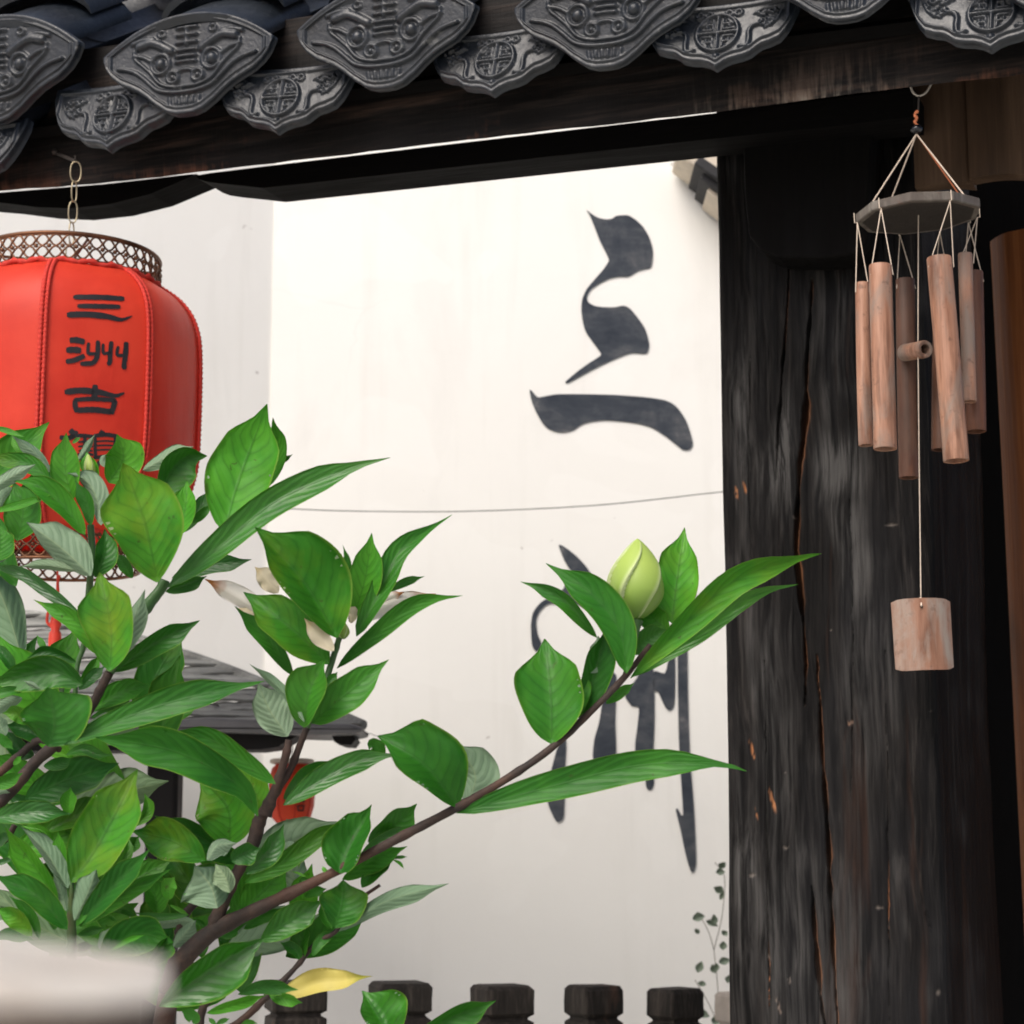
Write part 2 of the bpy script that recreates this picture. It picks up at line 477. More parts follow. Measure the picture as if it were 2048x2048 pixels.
# beam: front face parallel to the eave, 6 cm behind the tile faces, its under edge undercut to the back
B0 = T0 - N * 0.06
def onbeam(px, py, off=0.0):
    return onplane(px, py, B0 - N * off, N)
m = MB()
edge = [(-160, 398), (0, 381), (210, 366), (600, 320), (1000, 273), (1390, 229), (1700, 189), (2048, 149), (2250, 124)]
fr, bk, tp, bt = [], [], [], []
nseg = 60
lowpts = catmull([onbeam(x, y) for x, y in edge], nseg)
rr = random.Random(3)
rows = []
for i, q in enumerate(lowpts):
    j = Vector((0, 0, rr.uniform(-0.0006, 0.0006)))
    q = q + j
    rows.append([q, q + Z * 0.012 + N * 0.0012, q + Z * 0.05 + N * 0.0015, q + Z * 0.165, q + Z * 0.165 - N * 0.07, q + Z * 0.05 - N * 0.07, q + Z * 0.004 - N * 0.006])
m.quadgrid(rows, closed_u=True)
m.face(rows[0]); m.face(rows[-1][::-1])
bo = m.build('beam', M_beam, gate)
wa = bo.data.color_attributes.new('wear', 'FLOAT_COLOR', 'POINT')
rowc = [(1.0, 0, 0, 1), (0.22, 0, 0, 1), (0.0, 0, 0, 1), (0, 0, 0, 1), (0, 0, 0, 1), (0, 0, 0, 1), (1, 0, 0, 1)]
vals = []
for i in range(len(lowpts)):
    f = i / (len(lowpts) - 1)
    for c_ in rowc: vals += [c_[0], min(1, max(0, (f - 0.66) / 0.1)) * min(1, max(0, (0.86 - f) / 0.05)) * c_[0], 0, 1]
vals += [0.0] * (4 * len(bo.data.vertices) - len(vals))
wa.data.foreach_set('color', vals)

t = NT('beam_timber_worn')
at = t.n('ShaderNodeAttribute'); at.attribute_name = 'wear'
sep = t.n('ShaderNodeSeparateColor'); t.set(sep.inputs[0], at.outputs['Color'])
v_ = t.mapping(t.wpos(), rot=(0, 0, -YAWE))
g_ = t.mapping(v_, scale=(0.06, 1, 1))
n1 = t.noise(g_, 45, 6, 0.62, 0.6); n2 = t.noise(g_, 260, 3, 0.6); big = t.noise(t.mapping(v_, scale=(0.45, 1, 1)), 13, 5, 0.62, 0.5)
saw = t.noise(t.mapping(v_, scale=(1, 1, 0.08)), 190, 3, 0.6)
col = t.ramp(t.math('ADD', t.math('MULTIPLY', n1, 0.7), t.math('MULTIPLY', n2, 0.3)), [(0.30, (0.0018, 0.0016, 0.0016)), (0.48, (0.0055, 0.0045, 0.0042)), (0.57, (0.020, 0.0145, 0.012)), (0.70, (0.075, 0.045, 0.032))])
wf = t.math('MULTIPLY', sep.outputs[0], t.ramp(t.math('ADD', t.math('MULTIPLY', big, 0.8), t.math('MULTIPLY', saw, 0.2)), [(0.53, 0.0), (0.62, 1.0)]))
col = t.mix(wf, col, t.mix(saw, (0.045, 0.017, 0.010), (0.17, 0.075, 0.045)))
wg = t.math('MULTIPLY', sep.outputs[1], t.ramp(t.math('ADD', t.math('MULTIPLY', big, 0.6), t.math('MULTIPLY', saw, 0.4)), [(0.50, 0.0), (0.62, 1.0)]))
col = t.mix(wg, col, t.mix(saw, (0.07, 0.06, 0.048), (0.26, 0.225, 0.185)))
bo.data.materials[0] = t.done(t.principled(Base_Color=col, Roughness=0.65, Specular_IOR_Level=0.18, Normal=t.bump(t.math('ADD', n1, t.math('MULTIPLY', saw, 0.3)), 0.6, 0.004)))
# lintel behind the beam with a carved nose at its left end
LO = 0.105
poly = [(392, 351), (398, 358), (412, 363), (440, 367), (480, 371), (525, 376), (800, 346), (1100, 313), (1440, 276), (1640, 255), (1826, 234), (1826, 176), (1640, 201), (1390, 231), (1000, 276.5), (600, 324), (420, 346)]
q = [onplane(x, y, B0 - N * LO, N) for x, y in poly]
m = MB(); m.prism(q, -N * 0.055)
m.build('lintel', M_black, gate)
# dark curved brace left of it
poly = [(-160, 393), (-160, 396), (-60, 400), (0, 405), (70, 414), (140, 417), (220, 408), (300, 388), (345, 369), (394, 348), (380, 348.5), (210, 368), (0, 385)]
q = [onplane(x, y, B0 - N * 0.125, N) for x, y in poly]
m = MB(); m.prism(q, -N * 0.05)
m.build('curved_brace', M_black, gate)

# pillar --------------------------------------------------------------
FL = P(1441, 1200, 2.10)                      # front left arris
FL.z = 0
FR = onplane(1866, 1200, FL, N); FR.z = 0
Wp = (FR - FL).length
Bv = -N
# depth of the pillar so that its far right arris shows at pixel ~1990
dd = 0.01
while True:
    q = FR + Bv * dd
    if q.x / q.y * FPX / (cp * 1.0) + 1024 > 1990 or dd > 0.35: break
    dd += 0.005
Dp = dd
def vnoise(nx, nz, fx, fz, seed):
    """smooth 2-D value noise sampled on an nx by nz lattice"""
    r = np.random.default_rng(seed)
    gx, gz = int(fx) + 3, int(fz) + 3
    G = r.random((gz, gx))
    x = np.linspace(0, fx, nx); z = np.linspace(0, fz, nz)
    xi, zi = x.astype(int), z.astype(int)
    xf, zf = x - xi, z - zi
    xf = xf * xf * (3 - 2 * xf); zf = zf * zf * (3 - 2 * zf)
    a = G[np.ix_(zi, xi)] * (1 - xf) + G[np.ix_(zi, xi + 1)] * xf
    b_ = G[np.ix_(zi + 1, xi)] * (1 - xf) + G[np.ix_(zi + 1, xi + 1)] * xf
    return a * (1 - zf)[:, None] + b_ * zf[:, None]
# cross-section path: left side, front face, right side with rounded arrises
rc = 0.012
path = []
ns_l, ns_f, ns_r = 14, 230, 60
for i in range(ns_l): path.append((0.0, Dp - (Dp - rc) * i / ns_l))
for i in range(7):
    a = math.pi + math.pi / 2 * i / 6
    path.append((rc + rc * math.cos(a), rc + rc * math.sin(a)))
for i in range(1, ns_f): path.append((rc + (Wp - 2 * rc) * i / ns_f, 0.0))
for i in range(7):
    a = 1.5 * math.pi + math.pi / 2 * i / 6
    path.append((Wp - rc + rc * math.cos(a), rc + rc * math.sin(a)))
for i in range(1, ns_r + 1): path.append((Wp, rc + (Dp - rc) * i / ns_r))
pa = np.array(path)
nx = len(path)
zlev = np.concatenate([[0, 0.6, 1.1], np.linspace(1.3, 2.32, 640)])
nz = len(zlev)
# outward direction per path point
tan = np.gradient(pa, axis=0); tan /= np.linalg.norm(tan, axis=1)[:, None]
outn = np.stack([tan[:, 1], -tan[:, 0]], axis=1)     # local (along E, along back)
disp = np.zeros((nz, nx))
disp += (vnoise(nx, nz, 6, 3, 1) - 0.5) * 0.006
disp += (vnoise(nx, nz, 45, 5, 2) - 0.5) * 0.0022
disp += (vnoise(nx, nz, 110, 14, 3) - 0.5) * 0.0012
cs = pa[:, 0][None, :].repeat(nz, 0); zz = zlev[:, None].repeat(nx, 1)
front = (pa[:, 1] < 0.004)[None, :]
fresh = np.zeros((nz, nx)); grey = np.zeros((nz, nx))
def to_local(px, py):
    q = onplane(px, py, FL, N)
    return (q - FL).dot(E), q.z
def crack(pts, wpx, depth, fr_amt, seed):
    """split in the timber along a polyline"""
    global disp, fresh
    L = [to_local(x, y) for x, y in pts]
    r = np.random.default_rng(seed)
    lz = np.array([p[1] for p in L])[::-1]; lx = np.array([p[0] for p in L])[::-1]
    zs = zlev
    cxs = np.interp(zs, lz, lx)
    inside = (zs > lz[0]) & (zs < lz[-1])
    jit = np.interp(zs, np.linspace(1.3, 2.32, 46), r.normal(0, 0.00045, 46)) + np.interp(zs, np.linspace(1.3, 2.32, 220), r.normal(0, 0.00018, 220))
    cxs = cxs + jit
    tt = np.clip((zs - lz[0]) / (lz[-1] - lz[0] + 1e-9), 0, 1)
    wv = wpx * 2.1 / FPX * (0.35 + 0.65 * np.sin(np.pi * tt)) * np.interp(zs, np.linspace(1.3, 2.32, 60), r.uniform(0.35, 1.25, 60)) * 0.8
    dx = cs - cxs[:, None]
    prof = np.exp(-(dx / np.maximum(wv[:, None], 1e-5)) ** 4)
    mask = inside[:, None] * front
    disp = disp - depth * prof * mask
    gate_ = np.interp(zs, np.linspace(1.3, 2.32, 26), (r.random(26) < fr_amt) * r.uniform(0.6, 1.0, 26))
    rim = np.exp(-((dx - wv[:, None] * 0.7) / (wv[:, None] * 0.8 + 1e-5)) ** 2)
    fresh = np.maximum(fresh, rim * mask * gate_[:, None])
crack([(1579, 500), (1576, 590), (1568, 697), (1556, 855), (1552, 960)], 4.5, 0.010, 0.15, 11)
crack([(1624, 560), (1620, 640), (1614, 714), (1611, 838), (1601, 921), (1596, 1004), (1592, 1100), (1598, 1159), (1606, 1247), (1611, 1331), (1608, 1412)], 6.5, 0.016, 0.7, 12)
crack([(1632, 1310), (1640, 1400), (1641, 1493), (1650, 1591), (1655, 1689), (1659, 1777), (1663, 1885), (1676, 2070)], 5.5, 0.015, 0.75, 13)
crack([(1622, 1770), (1627, 1850), (1632, 1910), (1652, 2070)], 5.0, 0.013, 0.1, 14)
crack([(1500, 700), (1497, 900), (1503, 1200)], 1.6, 0.003, 0.0, 15)
crack([(1700, 1000), (1706, 1300), (1701, 1600)], 1.5, 0.003, 0.1, 16)
crack([(1770, 1300), (1776, 1600), (1779, 2060)], 1.6, 0.003, 0.1, 17)
crack([(1530, 1300), (1534, 1700), (1541, 2060)], 1.6, 0.003, 0.15, 18)
# small nicks that show pale or orange wood
for k, (x, y, wx, wy, fv, gv) in enumerate(((1472, 985, 5, 14, 0.9, 0), (1489, 975, 3, 12, 0.8, 0), (1704, 1447, 4.5, 7, 0.3, 1.0), (1697, 1445, 3, 8, 0.5, .7), (1505, 1500, 4, 22, 0.7, 0), (1545, 1600, 4, 28, .8, 0), (1513, 1625, 3, 14, .7, 0), (1557, 2010, 4, 18, 0.1, 1.0),
        (1880 - 30, 1820, 3, 40, 0, 0), (1505, 1750, 9, 5, 0, .8), (1570, 1695, 8, 4, 0, .7), (1578, 1960, 4, 9, 0, .9), (1540, 1915, 3, 8, 0, .8), (1760, 1815, 8, 4, 0, .8), (1875, 1985, 3, 10, 0, .7), (1782, 1050, 14, 3, 0, .7), (1588, 1035, 3, 3, 0, 1), (1569, 1545, 5, 2.5, 0, .8), (1863, 1422, 3, 2, 0, 1), (1662, 1260, 2, 2, 0, 1))):
    lx, lz_ = to_local(x, y); kx, kz = wx * 2.1 / FPX, wy * 2.1 / FPX
    gm = np.clip(1.6 * np.exp(-((cs - lx + (zz - lz_) * 0.25) / kx) ** 2 - ((zz - lz_) / kz) ** 2) * (0.1 + 1.5 * vnoise(nx, nz, 150, 260, 300 + k)) - 0.45, 0, 1) * front
    fresh = np.maximum(fresh, gm * fv); grey = np.maximum(grey, gm * gv * 0.35); disp = disp - 0.0015 * gm
# grey weathered swathes
soft = np.zeros((nz, nx))
for (x, y, wx, wy, a) in ((1565, 930, 24, 95, .9), (1690, 930, 38, 60, 1.0), (1695, 1050, 30, 80, .5), (1710, 1150, 30, 80, .55), (1660, 640, 50, 120, .35), (1500, 800, 45, 260, .28), (1600, 1900, 70, 200, .55), (1690, 1950, 60, 120, .45), (1490, 1800, 30, 260, .4), (1720, 1400, 60, 200, .25), (1550, 1500, 40, 300, .35), (1665, 790, 25, 60, .4), (1690, 780, 30, 25, .4)):
    lx, lz_ = to_local(x, y); kx, kz = wx * 2.1 / FPX, wy * 2.1 / FPX
    soft = np.maximum(soft, a * np.exp(-((cs - lx) / kx) ** 2 - ((zz - lz_) / kz) ** 2) * front)
streak = vnoise(nx, nz, 70, 6, 21) * 0.6 + vnoise(nx, nz, 160, 10, 22) * 0.4
blot = vnoise(nx, nz, 9, 12, 31) * 0.55 + vnoise(nx, nz, 26, 30, 32) * 0.45
soft = np.clip(soft * (0.2 + 1.3 * streak) * (0.15 + 1.7 * blot) + np.clip((blot - 0.60) * 1.3, 0, 0.35) * streak, 0, 1)
vx = FL.x + E.x * (pa[:, 0][None, :] + outn[:, 0][None, :] * disp) + Bv.x * (pa[:, 1][None, :] + outn[:, 1][None, :] * disp)
vy = FL.y + E.y * (pa[:, 0][None, :] + outn[:, 0][None, :] * disp) + Bv.y * (pa[:, 1][None, :] + outn[:, 1][None, :] * disp)
V = np.stack([vx, vy, zz], axis=2).reshape(-1, 3) - np.array(tuple(wloc(gate)))
idx = np.arange(nz * nx).reshape(nz, nx)
F = np.stack([idx[:-1, :-1], idx[:-1, 1:], idx[1:, 1:], idx[1:, :-1]], axis=2).reshape(-1, 4)
# back face closes the column
Fb = np.stack([idx[:-1, -1], idx[:-1, 0], idx[1:, 0], idx[1:, -1]], axis=1)
me = bpy.data.meshes.new('pillar')
me.from_pydata(V.tolist(), [], np.concatenate([F, Fb]).tolist())
ca = me.color_attributes.new('wear', 'FLOAT_COLOR', 'POINT')
cw = np.stack([fresh, grey, soft, np.ones_like(soft)], axis=2).reshape(-1)
ca.data.foreach_set('color', cw.astype(np.float32))
me.polygons.foreach_set('use_smooth', [True] * len(me.polygons))
t = NT('pillar_timber')
at = t.n('ShaderNodeAttribute'); at.attribute_name = 'wear'
sep = t.n('ShaderNodeSeparateColor'); t.set(sep.inputs[0], at.outputs['Color'])
p_ = t.wpos()
# grain lines bow round a knot near the sail of the wind chime
wv_ = t.n('ShaderNodeVectorMath'); wv_.operation = 'MULTIPLY_ADD'
t.set(wv_.inputs[0], t.noise(t.mapping(p_, scale=(1, 1, 0.55)), 7.5, 2, 0.5, out='Color')); wv_.inputs[1].default_value = (0.035, 0.035, 0.0); t.set(wv_.inputs[2], p_)
gm = t.mapping(wv_.outputs[0], rot=(0, 0, -YAWE), scale=(1, 1, 0.045))
n1 = t.noise(gm, 55, 6, 0.65, 0.9); n2 = t.noise(gm, 230, 4, 0.65)
nb_ = t.noise(t.mapping(p_, scale=(1, 1, 0.3)), 9, 4, 0.6, 0.6)
gr = t.math('ADD', t.math('MULTIPLY', n1, 0.55), t.math('MULTIPLY', n2, 0.45))
col = t.ramp(gr, [(0.36, (0.0007, 0.0007, 0.0007)), (0.46, (0.0022, 0.002, 0.0019)), (0.55, (0.008, 0.007, 0.0064)), (0.66, (0.034, 0.030, 0.027))])
col = t.mix(t.ramp(nb_, [(0.30, 1.0), (0.5, 0.0)]), col, t.mix(gr, (0.0012, 0.0011, 0.0011), (0.006, 0.0052, 0.005)))
col = t.mix(t.ramp(nb_, [(0.5, 0.0), (0.75, 0.75)]), col, t.mix(gr, (0.0012, 0.0014, 0.0018), (0.025, 0.025, 0.027)))
col = t.mix(t.ramp(t.noise(gm, 22, 5, 0.6, 0.5), [(0.62, 0.0), (0.74, 0.6)]), col, (0.045, 0.02, 0.011))
col = t.mix(t.math('MINIMUM', 1.0, t.math('MULTIPLY', t.math('MULTIPLY', sep.outputs[2], 1.7), t.ramp(gr, [(0.42, 0.08), (0.54, 1.0)]))), col, t.mix(gr, (0.010, 0.010, 0.010), (0.105, 0.102, 0.098)))
col = t.mix(sep.outputs[0], col, t.mix(n2, (0.26, 0.085, 0.03), (0.55, 0.26, 0.12)))
col = t.mix(sep.outputs[1], col, (0.42, 0.36, 0.31))
M_pillar = t.done(t.principled(Base_Color=col, Roughness=t.ramp(n1, [(0.3, 0.5), (0.75, 0.8)]), Specular_IOR_Level=0.1, Normal=t.bump(gr, 0.9, 0.005)))
me.materials.append(M_pillar)
pil = newobj('pillar', me, gate)
pil['label'] = 'cracked black timber pillar with orange wood in the split'

# bracket under the lintel on the pillar face
poly = [(1486, 300), (1490, 400), (1497, 470), (1520, 500), (1556, 515), (1640, 517), (1712, 508), (1735, 480), (1742, 215), (1500, 225)]
q = [onplane(x, y, FL + N * 0.052, N) for x, y in poly]
m = MB(); m.prism(q, -N * 0.049)
bevel(m.build('bracket', M_black_z, gate), 0.003, 2)

# brown boards hanging under the eave right of the pillar head, brown post at the right
for (x0, x1, yb, off) in ((1830, 1946, 372, 0.026), (1939, 2070, 354, 0.034)):
    pl = FL + Bv * 0.005 + N * off
    a, c = onplane(x0, yb + 4, pl, N), onplane(x1, yb - 4, pl, N)
    m = MB()
    rows = []
    for k in range(7):
        f = k / 6
        base = a.lerp(c, f) + N * (0.010 * math.sin(math.pi * f))
        rows.append([base, base + Z * 0.2, base + Z * 0.2 - N * 0.022, base - N * 0.022])
    m.quadgrid(rows, closed_u=True); m.face(rows[0]); m.face(rows[-1][::-1])
    m.build('hanging_board', M_board, gate, autosmooth=40)
# brown post
pc = P(2050, 1300, 2.36)
m = MB()
rows = []
for z in np.concatenate([[0, .8], np.linspace(1.2, 2.25, 60)]):
    lean = (1.9 - z) * 0.004
    ring = []
    for k in range(40):
        a = 2 * math.pi * k / 40
        r = 0.062 * (1 + 0.03 * math.sin(3 * a + 1.7 * z) + 0.012 * math.sin(11 * a + 5 * z))
        ring.append(Vector((pc.x + 0.045 + lean + r * math.cos(a), pc.y + r * math.sin(a), z)))
    rows.append(ring)
m.quadgrid(rows, closed_u=True)
po = m.build('side_post', M_brown, gate, smooth=True)
po['label'] = 'warm brown round timber post right of the black pillar'
# dark inner panel closing the bay behind pillar and post
a = P(1700, 1200, 2.75); a.z = 0
m = MB(); m.box(a, Vector((1.6, 0, 0)), Vector((0, 0.03, 0)), Z * 2.5)
m.build('inner_panel', M_black_z, gate)

# hooked nail for the lantern
nail_tip = onbeam(150, 322, -0.055)
m = MB(); m.tube([onbeam(106, 304, 0.02), onbeam(112, 306, 0.0), nail_tip, nail_tip + Z * 0.006], [0.0022, 0.0022, 0.0018, 0.0012], 8)
m.ball(onbeam(110, 304, -0.004), 0.004, 8)
M_iron = plain('old_iron', (0.06, 0.05, 0.045), 0.5, 0.6)
m.build('nail', M_iron, gate)
# ================================================================== roof of the gate
def mat_clay():
    t = NT('grey_clay_tile')
    p = t.pos('Object'); wp = t.wpos()
    n1 = t.noise(wp, 18, 5, 0.6); n2 = t.noise(wp, 160, 4, 0.65)
    inf = t.n('ShaderNodeObjectInfo')
    c = t.ramp(t.math('ADD', t.math('MULTIPLY', n1, 0.75), t.math('MULTIPLY', n2, 0.25)), [(0.3, (0.0035, 0.0055, 0.0088)), (0.5, (0.007, 0.0108, 0.0165)), (0.72, (0.018, 0.0245, 0.034))])
    c = t.mix(t.math('MULTIPLY', inf.outputs['Random'], 0.3), c, (0.022, 0.025, 0.028))
    # pale lichen flecks
    c = t.mix(t.ramp(t.noise(wp, 60, 3, 0.6), [(0.66, 0.0), (0.74, 0.5)]), c, (0.16, 0.165, 0.16))
    c = t.mix(t.ramp(t.noise(wp, 21, 6, 0.7, 0.4), [(0.66, 0.0), (0.73, 0.5)]), c, (0.10, 0.105, 0.10))
    c = t.mix(t.ramp(t.noise(wp, 34, 5, 0.7), [(0.30, 0.6), (0.42, 0.0)]), c, (0.006, 0.007, 0.0075))
    b = t.bump(t.math('ADD', n1, t.math('MULTIPLY', n2, 0.8)), 0.35, 0.003)
    return t.done(t.principled(Base_Color=c, Roughness=t.ramp(n2, [(0.3, 0.28), (0.75, 0.50)]), Specular_IOR_Level=0.5, Normal=b))
M_clay = mat_clay()

def seg_dist(X, Y, pts):
    d = np.full(X.shape, 9.0)
    for (x0, y0), (x1, y1) in zip(pts[:-1], pts[1:]):
        vx, vy = x1 - x0, y1 - y0
        L = vx * vx + vy * vy + 1e-12
        t_ = np.clip(((X - x0) * vx + (Y - y0) * vy) / L, 0, 1)
        d = np.minimum(d, np.hypot(X - x0 - t_ * vx, Y - y0 - t_ * vy))
    return d
def ridge(X, Y, pts, wd, h, mirror=True):
    """raised bead along a polyline"""
    P2 = [(v.x, v.y) for v in catmull([Vector((a, b_, 0)) for a, b_ in pts], max(6, 4 * len(pts)))] if len(pts) > 2 else pts
    d = seg_dist(np.abs(X) if mirror else X, Y, P2)
    return h * np.clip(1 - (d / wd) ** 2, 0, 1) ** 0.6
def disc(X, Y, cx, cy, r, h, mirror=True):
    d = np.hypot((np.abs(X) if mirror else X) - cx, Y - cy)
    return h * np.clip(1 - (d / r) ** 2, 0, 1) ** 0.5
def ringd(X, Y, cx, cy, r, wd, h, mirror=True):
    d = np.abs(np.hypot((np.abs(X) if mirror else X) - cx, Y - cy) - r)
    return h * np.clip(1 - (d / wd) ** 2, 0, 1) ** 0.6

def plate_mesh(name, top, bot, relief, nu, nv, thick, drop=0.03):
    """clay plate in unit half-width: outline between top(u) and bot(u), relief(X, Y) raised on the +z face"""
    u = np.sin(np.linspace(-1, 1, nu) * math.pi / 2) * 0.5 + np.linspace(-1, 1, nu) * 0.5
    v = np.linspace(0, 1, nv)
    U, Vv = np.meshgrid(u, v)
    T, B = top(U), bot(U)
    Xn, Yn = U, T + (B - T) * Vv
    de = np.minimum(np.minimum(Vv, 1 - Vv) * (T - B), (1 - np.abs(U)) * 0.8)
    h = relief(Xn, Yn, de)
    edge = np.clip(de / drop, 0, 1)
    h = h - thick * 0.30 * (1 - np.sqrt(np.clip(1 - (1 - edge) ** 2, 0, 1)))
    front = np.stack([Xn, Yn, h], axis=2).reshape(-1, 3)
    back = np.stack([Xn, Yn, np.full_like(Xn, -thick)], axis=2).reshape(-1, 3)
    idx = np.arange(nu * nv).reshape(nv, nu); nb2 = nu * nv
    F = np.stack([idx[:-1, :-1], idx[1:, :-1], idx[1:, 1:], idx[:-1, 1:]], axis=2).reshape(-1, 4)
    rim = np.concatenate([idx[0, :], idx[1:, -1], idx[-1, -2::-1], idx[-2:0:-1, 0]])
    R2 = np.roll(rim, -1)
    Sd = np.stack([rim, R2, R2 + nb2, rim + nb2], axis=1)
    # coarse back
    me = bpy.data.meshes.new(name)
    faces = F.tolist() + Sd.tolist() + [tuple(int(i) + nb2 for i in rim[::-1])]
    me.from_pydata(np.concatenate([front, back]).tolist(), [], faces)
    me.materials.append(M_clay)
    me.polygons.foreach_set('use_smooth', [True] * len(me.polygons))
    bm = bmesh.new(); bm.from_mesh(me)
    bmesh.ops.delete(bm, geom=[vv for vv in bm.verts if not vv.link_faces], context='VERTS')
    bm.to_mesh(me); bm.free()
    return me

# --- bat-and-face edge tile of the cover rows
bu = np.array([0, .1, .2, .33, .45, .55, .66, .77, .88, .95, 1.0]); bv = np.array([-.72, -.715, -.685, -.60, -.50, -.43, -.375, -.325, -.24, -.15, -.03])
def topA(u): return 0.37 * (1 - np.abs(u) ** 2.1) + 0.0
def botA(u): return np.interp(np.abs(u), bu, bv)
def reliefA(X, Y, de):
    h = np.zeros_like(X)
    h = np.maximum(h, 0.030 * np.clip(1 - (np.abs(de - 0.075) / 0.020) ** 2, 0, 1))       # inner rim bead
    h = np.maximum(h, 0.022 * np.clip(1 - de / 0.06, 0, 1) ** 0.3)
    R = lambda pts, wd, hh: ridge(X, Y, pts, wd, hh)
    h = np.maximum(h, R([(.80, -.15), (.66, -.185), (.55, -.24), (.44, -.33), (.32, -.43), (.16, -.475), (0, -.485)], .026, .045))
    h = np.maximum(h, R([(.62, .02), (.60, -.07), (.52, -.14), (.42, -.23), (.30, -.36), (.15, -.415), (0, -.42)], .020, .032))
    h = np.maximum(h, R([(.56, .06), (.42, .085), (.30, .04), (.18, -.03)], .050, .05))   # brow
    h = np.maximum(h, R([(.64, .10), (.52, .13), (.40, .125)], .028, .035))
    h = np.maximum(h, ringd(X, Y, .30, -.155, .105, .022, .034))
    h = np.maximum(h, disc(X, Y, .30, -.155, .062, .055))
    h = np.maximum(h, R([(.40, -.12), (.50, -.06), (.62, -.03)], .024, .032))
    h = np.maximum(h, ringd(X, Y, .30, .17, .035, .016, .028))
    h = np.maximum(h, ringd(X, Y, .145, -.315, .060, .022, .04))
    h = np.maximum(h, disc(X, Y, .145, -.315, .03, .04))
    h = np.maximum(h, R([(.10, -.27), (.05, -.245), (0, -.24)], .022, .035))
    for y_ in (.205, .125, .045, -.035, -.10, -.16):
        h = np.maximum(h, R([(0, y_ + .004), (.11, y_)], .021, .04))
    h = np.maximum(h, R([(0, .21), (0, .02)], .02, .045))
    for x_ in (.03, .10, .17):
        h = np.maximum(h, R([(x_, -.535), (x_ * .95, -.60)], .021, .034))
    return h
meA = plate_mesh('edge_tile_mesh', topA, botA, reliefA, 150, 100, 0.085)

# --- drip tile of the channel rows
cu = np.array([0, .04, .10, .2, .32, .42, .50, .56, .66, .78, .86, .92, .97, 1.0]); cv = np.array([-.66, -.63, -.59, -.555, -.535, -.50, -.43, -.39, -.365, -.31, -.20, -.07, .08, .20])
def topB(u): return 0.27 + 0.06 * np.abs(u) ** 2
def botB(u): return np.interp(np.abs(u), cu, cv)
rB = np.random.default_rng(5)
dl = [(rB.uniform(.50, .74), rB.uniform(-.13, .08), rB.uniform(.018, .034)) for _ in range(34)]
def reliefB(X, Y, de):
    h = np.zeros_like(X)
    h = np.maximum(h, 0.034 * np.clip(1 - (np.abs(de - 0.085) / 0.024) ** 2, 0, 1))
    R = lambda pts, wd, hh, mr=True: ridge(X, Y, pts, wd, hh, mr)
    h = np.maximum(h, ringd(X, Y, 0, -.18, .262, .028, .06, False))
    h = np.maximum(h, R([(0, .06), (0, -.42)], .026, .055))
    h = np.maximum(h, R([(0, -.18), (.24, -.18)], .024, .055))
    for sy in (1, -1):
        o = lambda pts: [(x, -.18 + sy * y) for x, y in pts]
        for pts in (([(.065, .05), (.20, .05)]), ([(.065, .05), (.065, .20)]), ([(.065, .13), (.14, .13)]), ([(.14, .13), (.14, .09)]), ([(.12, .19), (.19, .12)])):
            h = np.maximum(h, R(o(pts), .017, .042))
    # dragons: knobbly head, curling tail
    h = np.maximum(h, R([(.30, -.40), (.38, -.41), (.405, -.32), (.40, -.20), (.44, -.12), (.52, -.10)], .030, .048))
    for x_, y_, r_ in dl: h = np.maximum(h, disc(X, Y, x_, y_, r_, .045))
    h = np.maximum(h, R([(.46, .06), (.58, .12), (.72, .11)], .02, .035))
    h = np.maximum(h, R([(.80, .06), (.74, -.06), (.60, -.16)], .02, .03))
    h = np.maximum(h, disc(X, Y, 0, -.515, .042, .05, False))
    for cx_ in (.10, .22):
        h = np.maximum(h, ringd(X, Y, cx_ + .03, .10, .042, .018, .035))
    return h
meB = plate_mesh('drip_tile_mesh', topB, botB, reliefB, 150, 84, 0.14)

roof = thing('roof', '', '', P(900, 60, 1.95))
del roof['label']; del roof['category']
roof.parent = gate
roof.location = P(900, 60, 1.95) - gate.location
def place(name, me, origin, halfw, tilt, parent, roll=0.0, yaw=0.0):
    ex = (E3 if abs(roll) < 1e-9 else (Matrix.Rotation(roll, 3, N) @ E3)).copy()
    ez = (N * math.cos(tilt) + Z * math.sin(tilt)).normalized()
    if yaw:
        R = Matrix.Rotation(yaw, 3, Z); ex = R @ ex; ez = R @ ez
    ey = ez.cross(ex).normalized(); ez = ex.cross(ey)
    o = bpy.data.objects.new(name, me); COL.objects.link(o); o.parent = parent
    M4 = Matrix((ex, ey, ez)).transposed().to_4x4()
    o.matrix_local = Matrix.Translation(origin - wloc(parent)) @ M4 @ Matrix.Diagonal((halfw, halfw, halfw, 1))
    return o
PITCHR = math.radians(33)
RV = (-N * math.cos(PITCHR) + Z * math.sin(PITCHR)).normalized()    # up the slope
RN = (N * math.sin(PITCHR) + Z * math.cos(PITCHR)).normalized()     # off the slope
